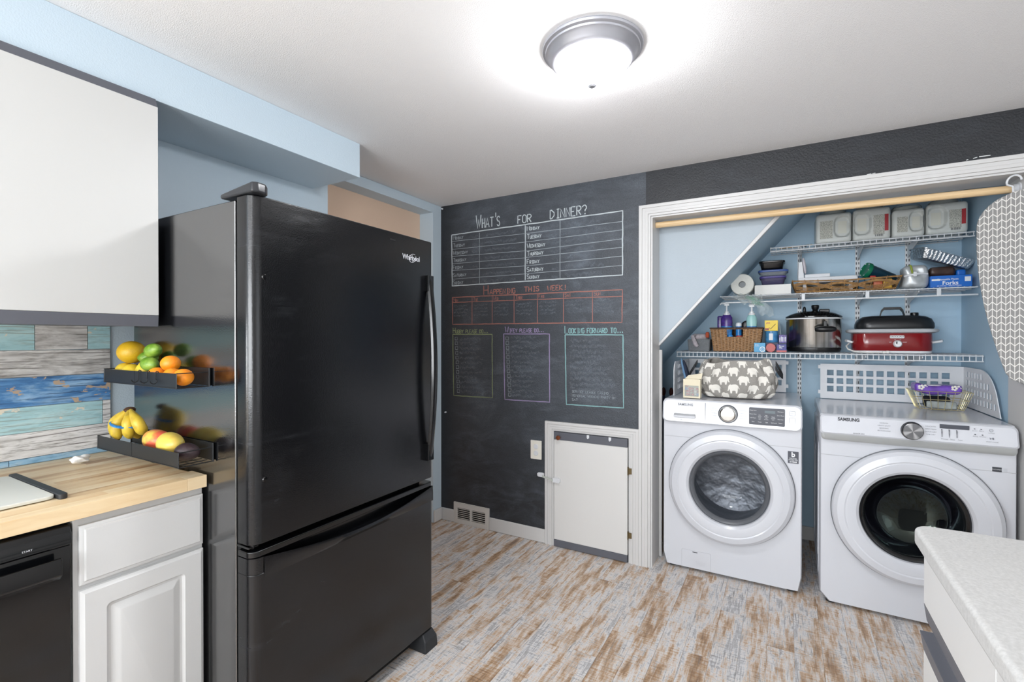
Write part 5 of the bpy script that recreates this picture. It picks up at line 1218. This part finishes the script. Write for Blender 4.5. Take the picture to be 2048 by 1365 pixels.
for th, nm in ((0, 'weave'), (.005, 'lining')):
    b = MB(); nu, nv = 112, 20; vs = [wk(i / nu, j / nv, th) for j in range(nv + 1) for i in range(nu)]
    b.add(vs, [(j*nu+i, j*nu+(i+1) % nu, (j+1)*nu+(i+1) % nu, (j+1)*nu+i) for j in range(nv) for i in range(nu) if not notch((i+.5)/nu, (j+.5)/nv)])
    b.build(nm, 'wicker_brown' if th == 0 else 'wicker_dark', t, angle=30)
MB().box(-.280 - wx * .87, -.280 + wx * .87, 3.552 - wd * .87, 3.552 + wd * .87, ZL, ZL + .004).build('bottom', 'wicker_dark', t)
MB().tube([(-.280 + p[0] * wx * 1.01, 3.552 + p[1] * wd * 1.01, ZL + wh) for p in rrect(-1, 1, -1, 1, .06, 3)], .0050, 6, True).build('rim', 'wicker_dark', t)
MB().tube([(-.280 - wx * .33, 3.552 - wd * .955, ZL + wh * .61), (-.280 + wx * .29, 3.552 - wd * .955, ZL + wh * .61)], .0035, 6).build('notch_edge', 'wicker_brown', t)
# bottles in the basket
M('purple_label', '4C2F86', .3, var=(40, .5)); M('blue_label', '2C7FC4', .3, var=(50, .4)); M('teal_label', '9CCBC9', .3); M('pump_white', 'E4E6E8', .35); M('red_label', 'B23A34', .35)
def pump(name, label, cx, cy, hw, zb, zs, m_body, m_band, head, zt):
    t = thing(name, label, 'bottle', (cx, cy, zb), group='bottles in the wicker basket')
    b = MB(); el = lambda k, z: [(cx + hw * k * math.cos(2*math.pi*q/24), cy + hw * .65 * k * math.sin(2*math.pi*q/24), z) for q in range(24)]
    H_ = zs - zb
    b.loft([el(.90, zb), el(.98, zb + .006), el(.88, zb + H_ * .45), el(1.0, zb + H_ * .80), el(.95, zb + H_ * .92), el(.62, zs)]); b.build('bottle', m_body, t, angle=50)
    MB().loft([el(1.005, zb + H_ * .10), el(.905, zb + H_ * .45), el(.985, zb + H_ * .68)], False, False).build('label_band', m_band, t, angle=50)
    MB().lathe([(.020, 0), (.020, .012), (.013, .014), (.013, .024), (.0055, .026), (.0055, zt - zs - .016)], (cx, cy, zs - .002), 'z', 20).build('collar', 'pump_white', t)
    hd_ = MB(); hd_.tube([(cx + .016, cy, zt - .008), (cx - .006, cy, zt - .006), (cx - head, cy, zt - .004), (cx - head - .008, cy, zt - .014)], [.008, .009, .006, .0045], 10); hd_.box(cx - .014, cx + .016, cy - .009, cy + .009, zt - .022, zt - .008); hd_.build('pump_head', 'pump_white', t, bevel=.002)
pump('pump_bottle', 'purple and blue pump bottle standing in the wicker basket', -.342, 3.545, .037, ZL + .0045, 1.520, 'purple_label', 'blue_label', .034, 1.603)
pump('pump_bottle', 'aqua and blue pump bottle right of the purple one', -.190, 3.545, .032, ZL + .0045, 1.516, 'teal_label', 'blue_label', .010, 1.590)
sbox(-.405, -.370, 3.580, 3.612, ZL + .0045, 1.516, .010).build('bottle', 'purple_label', tag=('flat purple bottle behind the purple pump bottle', 'bottle'))
t = thing('deodorant', 'roll-on bottle with a white cap between the pump bottles', 'bottle', (-.268, 3.545, ZL + .0045)); MB().lathe([(.017, 0), (.018, .01), (.018, .162)], (-.268, 3.545, ZL + .0045), 'z', 20, True, True).build('bottle', 'blue_label', t); MB().lathe([(.0185, .1622), (.0185, .176), (.014, .186), (0, .189)], (-.268, 3.545, ZL + .0045), 'z', 20).build('cap', 'pump_white', t)
MB().lathe([(0, 0), (.018, .0), (.019, .004), (.019, .100), (.012, .106), (0, .106)], (-.318, 3.509, ZL + .0045), 'z', 20).build('lotion_bottle', 'blue_label', tag=('small blue bottle seen through the basket handle hole', 'bottle'))
t = thing('ointment_jar', 'red jar with a white label seen through the basket handle hole', 'jar', (-.262, 3.513, ZL + .0045)); MB().lathe([(0, 0), (.020, 0), (.021, .004), (.021, .092), (.019, .100), (0, .102)], (-.262, 3.513, ZL + .0045), 'z', 24).build('jar', 'red_label', t); MB().lathe([(.0213, .070), (.0213, .082)], (-.262, 3.513, ZL + .0045), 'z', 24).build('label', 'print_white', t)
MB().ell((-.222, 3.595, 1.455), .030, .010, .024, ('Y', -.6), 16, 12).build('hair_brush', 'dark_rubber', tag=('black oval brush head behind the aqua pump bottle', 'brush')) if False else None
t = thing('hair_brush', 'black oval brush standing behind the aqua pump bottle', 'brush', (-.235, 3.600, ZL + .0045)); MB().ell((-.232, 3.600, 1.448), .026, .009, .034, ('Y', .5), 16, 12).build('head', 'black_plastic', t); MB().tube([(-.247, 3.600, 1.42), (-.262, 3.600, ZL + .006)], .006, 8).build('handle', 'black_plastic', t)
# loose boxes right of the basket
def carton(name, label, x0, x1, y0, y1, z0, z1, m, group='small boxes beside the wicker basket'):
    t = thing(name, label, 'box', ((x0+x1)/2, (y0+y1)/2, z0), group=group); MB().box(x0, x1, y0, y1, z0, z1).build('carton', m, t, bevel=.0012); return t
M('lt_blue_box', '3E9AC8', .4); M('navy_box', '22267E', .4); M('yellow_box', 'E8C81E', .4); M('purple_box', '5B4A94', .4, var=(90, .6)); M('navy_dark', '1B2A4E', .4); M('tub_blue', '4A8EC0', .3, var=(40, .35))
t = carton('small_box', 'light blue box with a round white emblem, frontmost beside the basket', -.170, -.106, 3.416, 3.464, ZL, ZL + .058, 'lt_blue_box')
MB().lathe([(.012, 0), (.0165, 0)], (-.122, 3.4153, ZL + .018), 'y', 28).build('emblem', 'print_white', t); text('Q', (-.122, 3.4150, ZL + .018), .018, 'print_white', t)
for i in range(2): text(('SKIN', 'CARE')[i], (-.154, 3.4152, ZL + .047 - i * .009), .009, 'print_white', t)
t = carton('small_box', 'navy blue box with a red lower stripe near the slow cooker', -.044, .010, 3.425, 3.480, ZL, ZL + .050, 'navy_box'); MB().box(-.044, .010, 3.4243, 3.4250, ZL + .001, ZL + .012).build('stripe', 'red_label', t); text('Stress', (-.018, 3.4240, ZL + .038), .012, 'print_white', t, shear=.2, bold=.0003); text('Mix', (-.022, 3.4240, ZL + .027), .012, 'print_white', t, shear=.2, bold=.0003)
t = thing('pill_bottle', 'dark blue and red bottle lying between two small boxes', 'bottle', (-.077, 3.50, ZL)); MB().lathe([(0, 0), (.022, 0), (.026, .004), (.026, .07), (0, .07)], (-.077, 3.445, ZL + .0275), 'y', 24).build('bottle', 'navy_dark', t); MB().lathe([(.0262, -.001), (.0275, .0), (.0275, .012)], (-.077, 3.440, ZL + .0275), 'y', 24, True).build('cap', 'red_label', t)
carton('small_box', 'dark blue carton under the blue tub', -.112, -.036, 3.520, 3.600, ZL, ZL + .060, 'navy_dark')
t = thing('blue_tub', 'translucent blue tub under the yellow box', 'tub', (-.074, 3.56, ZL + .0602)); MB().lathe([(0, 0), (.036, 0), (.038, .004), (.038, .064), (.040, .065), (.040, .074), (0, .075)], (-.074, 3.560, ZL + .0602), 'z', 32).build('tub', 'tub_blue', t); MB().box(-.088, -.066, 3.5205, 3.5225, ZL + .075, ZL + .118).build('label', 'print_white', t)
t = carton('small_box', 'yellow box on top of the blue tub', -.113, -.038, 3.525, 3.575, ZL + .1354, ZL + .203, 'yellow_box'); text('plus', (-.094, 3.5243, ZL + .187), .014, 'red_label', t, shear=.2, bold=.0004); MB().box(-.112, -.088, 3.5240, 3.5249, ZL + .138, ZL + .152).build('stripe', 'orange_pack', t); ck = MB(); ck.tube([(-.088, 3.5243, ZL + .156), (-.080, 3.5243, ZL + .146), (-.050, 3.5243, ZL + .180)], .0016, 5); ck.build('tick_mark', 'print_dark', t); text('200', (-.100, 3.5238, ZL + .145), .011, 'print_dark', t, bold=.0003)
carton('small_box', 'plain dark carton under the purple printed box', -.033, .010, 3.490, 3.560, ZL, ZL + .058, 'navy_dark')
t = carton('small_box', 'purple printed box between the blue tub and the slow cooker', -.032, .011, 3.490, 3.560, ZL + .0582, ZL + .110, 'purple_box')
for i in range(5): MB().box(-.029 + i * .008, -.025 + i * .008, 3.4892, 3.4899, ZL + .066, ZL + .066 + random.uniform(.02, .036)).build('print', 'print_white', t)
t = thing('folder', 'grey-blue upright folder leaning beside the slow cooker', 'folder', (-.01, 3.66, ZL)); M('folder_grey', '8F9CA4', .5)
MB().hexa([(-.012, 3.575, ZL), (-.008, 3.575, ZL), (-.008, 3.760, ZL), (-.012, 3.760, ZL)], [(-.034, 3.575, ZL + .198), (-.030, 3.575, ZL + .198), (-.030, 3.760, ZL + .198), (-.034, 3.760, ZL + .198)]).build('cover', 'folder_grey', t)
# slow cooker
t = thing('slow_cooker', 'round stainless-steel slow cooker with a black lid', 'slow cooker', (.158, 3.60, ZL)); cx, cy = .158, 3.600
ov = lambda pr, nm, m, par=t, **k: MB().lathe(pr, (cx, cy, ZL), 'z', 56, sy=.80, **k).build(nm, m, par)
c = NT('cooker_steel_sheen', .22); c.b.inputs['Metallic'].default_value = 1; c.b.inputs['Base Color'].default_value = lin('C4C2BE'); c.b.inputs['Anisotropic'].default_value = .4; tc = c.n('TexCoord'); n = c.noise(c.mapping(tc.outputs['Object'], (40, 40, .4)), 1, 4, .6); c.l(c.ramp(n, [(.35, '99978F'), (.5, 'D0CEC9'), (.65, 'F2F0EC')]), c.b.inputs['Base Color'])  # bright bands in the colour stand in for reflections on the steel
ov([(.118, 0), (.142, .004), (.148, .022), (.146, .030)], 'base', 'black_plastic', cap0=True); ov([(.1455, .030), (.1485, .034), (.1495, .204), (.151, .206)], 'shell', 'cooker_steel_sheen'); ov([(.1505, .206), (.155, .208), (.155, .214), (.140, .216)], 'rim', 'pump_white')
ld_ = ov([(.150, .2165), (.154, .2185), (.154, .224), (.146, .230), (.120, .243), (.080, .254), (.040, .259), (0, .260)], 'lid', 'gloss_black')
kb = MB(); kb.lathe([(.018, .258), (.014, .266), (.020, .276), (.022, .292), (.018, .298), (0, .299)], (cx + .01, cy, ZL), 'z', 24); kb.build('knob', 'black_plastic', ld_)
cl_ = MB(); cl_.box(cx + .03, cx + .085, cy - .035, cy - .005, ZL + .247, ZL + .270); cl_.build('clip', 'black_plastic', ld_, bevel=.006); MB().ell((cx - .048, cy + .03, ZL + .268), .010, .010, .024, None, 14, 10).build('clip', 'black_plastic', ld_)
hx = .214; hyy = cy - .80 * math.sqrt(.1495 ** 2 - (hx - cx) ** 2)
h_ = MB(); h_.tube([(hx - .050, hyy - .020, ZL + .142), (hx - .03, hyy - .030, ZL + .142), (hx + .03, hyy - .028, ZL + .142), (hx + .050, hyy - .016, ZL + .142)], [.014, .018, .018, .014], 12); h_.box(hx - .009, hx + .009, hyy - .022, hyy + .008, ZL + .140, ZL + .192); h_.build('handle', 'black_plastic', t, bevel=.003)
# red casserole cooker
t = thing('casserole_cooker', 'red oblong casserole cooker with a black lid and white rim', 'slow cooker', (.54, 3.58, ZL)); M('crock_red', '7E1016', .22, coat=.4); M('grey_rim', 'B9BCBF', .3); M('lid_black', '1C1E21', .3)
def ob(k, d, z, cx=.541, cy=3.575): return [(cx + p[0], cy + p[1], z) for p in rrect(-.185 * k, .185 * k, -.110 * d, .110 * d, .07, 8)]
MB().loft([ob(.96, .93, ZL), ob(.99, .98, ZL + .004), ob(.99, .98, ZL + .014), ob(.97, .96, ZL + .014)]).build('foot_band', 'pump_white', t, angle=40); MB().loft([ob(.985, .97, ZL + .0145), ob(1.0, 1.0, ZL + .02), ob(1.0, 1.0, ZL + .112), ob(.99, .98, ZL + .115)]).build('shell', 'crock_red', t, angle=40)
MB().loft([ob(1.0, 1.0, ZL + .1155), ob(1.13, 1.10, ZL + .122), ob(1.15, 1.13, ZL + .134), ob(1.12, 1.10, ZL + .140), ob(.95, .92, ZL + .141)]).build('stoneware_rim', 'grey_rim', t, angle=40)
lc = (.555, 3.580); lo = lambda k, d, z: ob(k, d, z, *lc)
ld2 = MB().loft([lo(.97, .93, ZL + .1415), lo(.99, .95, ZL + .150), lo(.985, .94, ZL + .172), lo(.93, .86, ZL + .198), lo(.80, .68, ZL + .214), lo(.55, .35, ZL + .220)]).build('lid', 'lid_black', t, angle=50)
hq = MB(); P = [(.492, 3.58, ZL + .214), (.500, 3.58, ZL + .250), (.512, 3.58, ZL + .266), (.590, 3.58, ZL + .266), (.602, 3.58, ZL + .250), (.612, 3.58, ZL + .212)]
hq.loft([[(p[0] - .002, 3.555, p[2] + .004), (p[0] + .002, 3.605, p[2] + .004), (p[0], 3.605, p[2] - .010), (p[0], 3.555, p[2] - .010)] for p in P]); hq.build('handle', 'black_plastic', ld2, bevel=.004, angle=50)
MB().lathe([(.018, .215), (.020, .226), (.018, .236), (0, .238)], (.655, 3.58, ZL), 'z', 20).build('vent_knob', 'black_plastic', ld2)
for sx_ in (-1, 1):
    hx = .541 + sx_ * .186; MB().tube([(hx - sx_ * .002, 3.535, ZL + .062), (hx + sx_ * (.040 if sx_ > 0 else .020), 3.540, ZL + .070), (hx + sx_ * (.048 if sx_ > 0 else .026), 3.575, ZL + .072), (hx + sx_ * (.040 if sx_ > 0 else .020), 3.610, ZL + .070), (hx - sx_ * .002, 3.615, ZL + .062)], [.006, .007, .009, .007, .006], 8).build('side_handle', 'pump_white', t)
fy = 3.575 - .1108
dl = MB().lathe([(.021, 0), (.021, -.004), (.017, -.014), (.015, -.018), (0, -.019)], (.560, fy, ZL + .055), 'y', 28).build('dial', 'pump_white', t); MB().box(.550, .556, fy - .0205, fy - .0185, ZL + .055, ZL + .068).build('pointer', 'print_dark', dl)
MB().prism(rrect(.524, .590, ZL + .087, ZL + .103, .005), 'y', fy - .002, fy + .001).build('badge', 'pump_white', t); text('CROCK-POT', (.557, fy - .0025, ZL + .095), .0115, 'print_dark', t, bold=.0003, name='logo')
for x, s in ((.527, 'OFF'), (.548, 'LO'), (.572, 'HI'), (.592, 'WARM')): text(s, (x, fy - .0008, ZL + (.064 if x in (.527, .592) else .078)), .006, 'print_white', t)
t = thing('power_cord', 'white power cord with a flat plug lying in front of the red cooker', 'cord', (.42, 3.44, ZL)); M('cord_white', 'DCDCD8', .45)
MB().tube([(.338, 3.53, ZL + .055), (.322, 3.50, ZL + .040), (.328, 3.470, ZL + .022), (.360, 3.448, ZL + .008), (.420, 3.436, ZL + .0045), (.487, 3.434, ZL + .0055)], .0040, 8).build('cable', 'cord_white', t); pl = MB(); pl.box(.487, .502, 3.428, 3.440, ZL + .0005, ZL + .012); pl.box(.502, .516, 3.425, 3.443, ZL + .0005, ZL + .016); pl.build('plug', 'cord_white', t, bevel=.002)

# ================================================================== behind the washer
M('cardboard', '7A6450', .8)
t = thing('cardboard_box', 'brown cardboard box on the floor in the gap left of the washer', 'box', (-.86, 3.45, 0)); MB().box(-1.02, -.690, 3.28, 3.62, 0, .56).build('carton', 'cardboard', t, bevel=.002); MB().box(-.90, -.82, 3.279, 3.2798, .30, .56).build('tape', 'wicker_tan', t)
MB().lathe([(.04, 0), (.05, .003), (.052, .075), (.055, .078), (.055, .085), (0, .086)], (-.760, 3.42, .5602), 'z', 24).build('plastic_jar', 'clear_plastic', tag=('clear lidded jar on the brown box beside the washer', 'jar'))
t = thing('folded_rack', 'dark folded rack with two reddish knobs behind the washer', 'rack', (-.735, 3.70, 0)); M('red_knob', '5A241E', .5)
for x in (-.790, -.735):
    MB().tube([(x, 3.70, 0), (x, 3.70, .93)], .011, 8).build('post', 'navy_dark', t); MB().ell((x, 3.70, .960), .015, .015, .034, None, 12, 10).build('knob', 'red_knob', t)
b = MB()
for z in (.2, .5, .8): b.tube([(-.790, 3.70, z), (-.735, 3.70, z)], .006, 6)
b.build('rungs', 'navy_dark', t)

# ================================================================== peninsula at the right
c = NT('laminate', .45); tc = c.n('TexCoord'); n = c.noise(tc.outputs['Object'], 160, 4, .7); c.l(c.ramp(n, [(.3, 'B9B8B6'), (.7, 'CFCECC')]), c.b.inputs['Base Color'])
MB().prism(rrect(.268, 1.05, -1.40, 1.484, [.01, .01, .01, .035], 8), 'z', .872, .914).build('peninsula_worktop', 'laminate', bevel=.014, seg=4, tag=('pale grey laminate worktop in the right foreground', 'worktop'))
def drawer_unit(label, y0, y1):
    t = thing('drawer_unit', label, 'cabinet', (.65, (y0 + y1) / 2, 0), group='peninsula drawer cabinets')
    k = MB(); k.box(.306, 1.02, y0, y1, .10, .8715); k.box(.36, 1.0, y0 + .002, y1 - .002, 0, .10); k.build('body', 'white_melamine', t)
    z = .866
    for hgt in (.131, .22, .22):
        d_ = MB().box(.2875, .3055, y0 + .0015, y1 - .0015, z - hgt, z).build('drawer', 'white_melamine', t, bevel=.001)
        MB().prism([(.2875, z - hgt - .0005), (.3055, z - hgt - .0005), (.3055, z - hgt - .040), (.2930, z - hgt - .040)], 'y', y0 + .0015, y1 - .0015).build('finger_rail', 'grey_rail', d_)
        z2 = z - hgt - .066
        if z2 > .3: MB().prism([(.2875, z2 - .045), (.3055, z2 - .045), (.3055, z2), (.2800, z2)], 'y', y0 + .0015, y1 - .0015).build('lower_rail', 'grey_rail', d_, bevel=.001)
        z = z2 - .0455
drawer_unit('white drawer unit with grey finger rails under the peninsula end', 1.020, 1.466)
drawer_unit('white drawer unit nearer the camera under the pale grey worktop', .560, 1.018)
drawer_unit('white drawer unit at the hidden near end of the peninsula', -.60, .558)
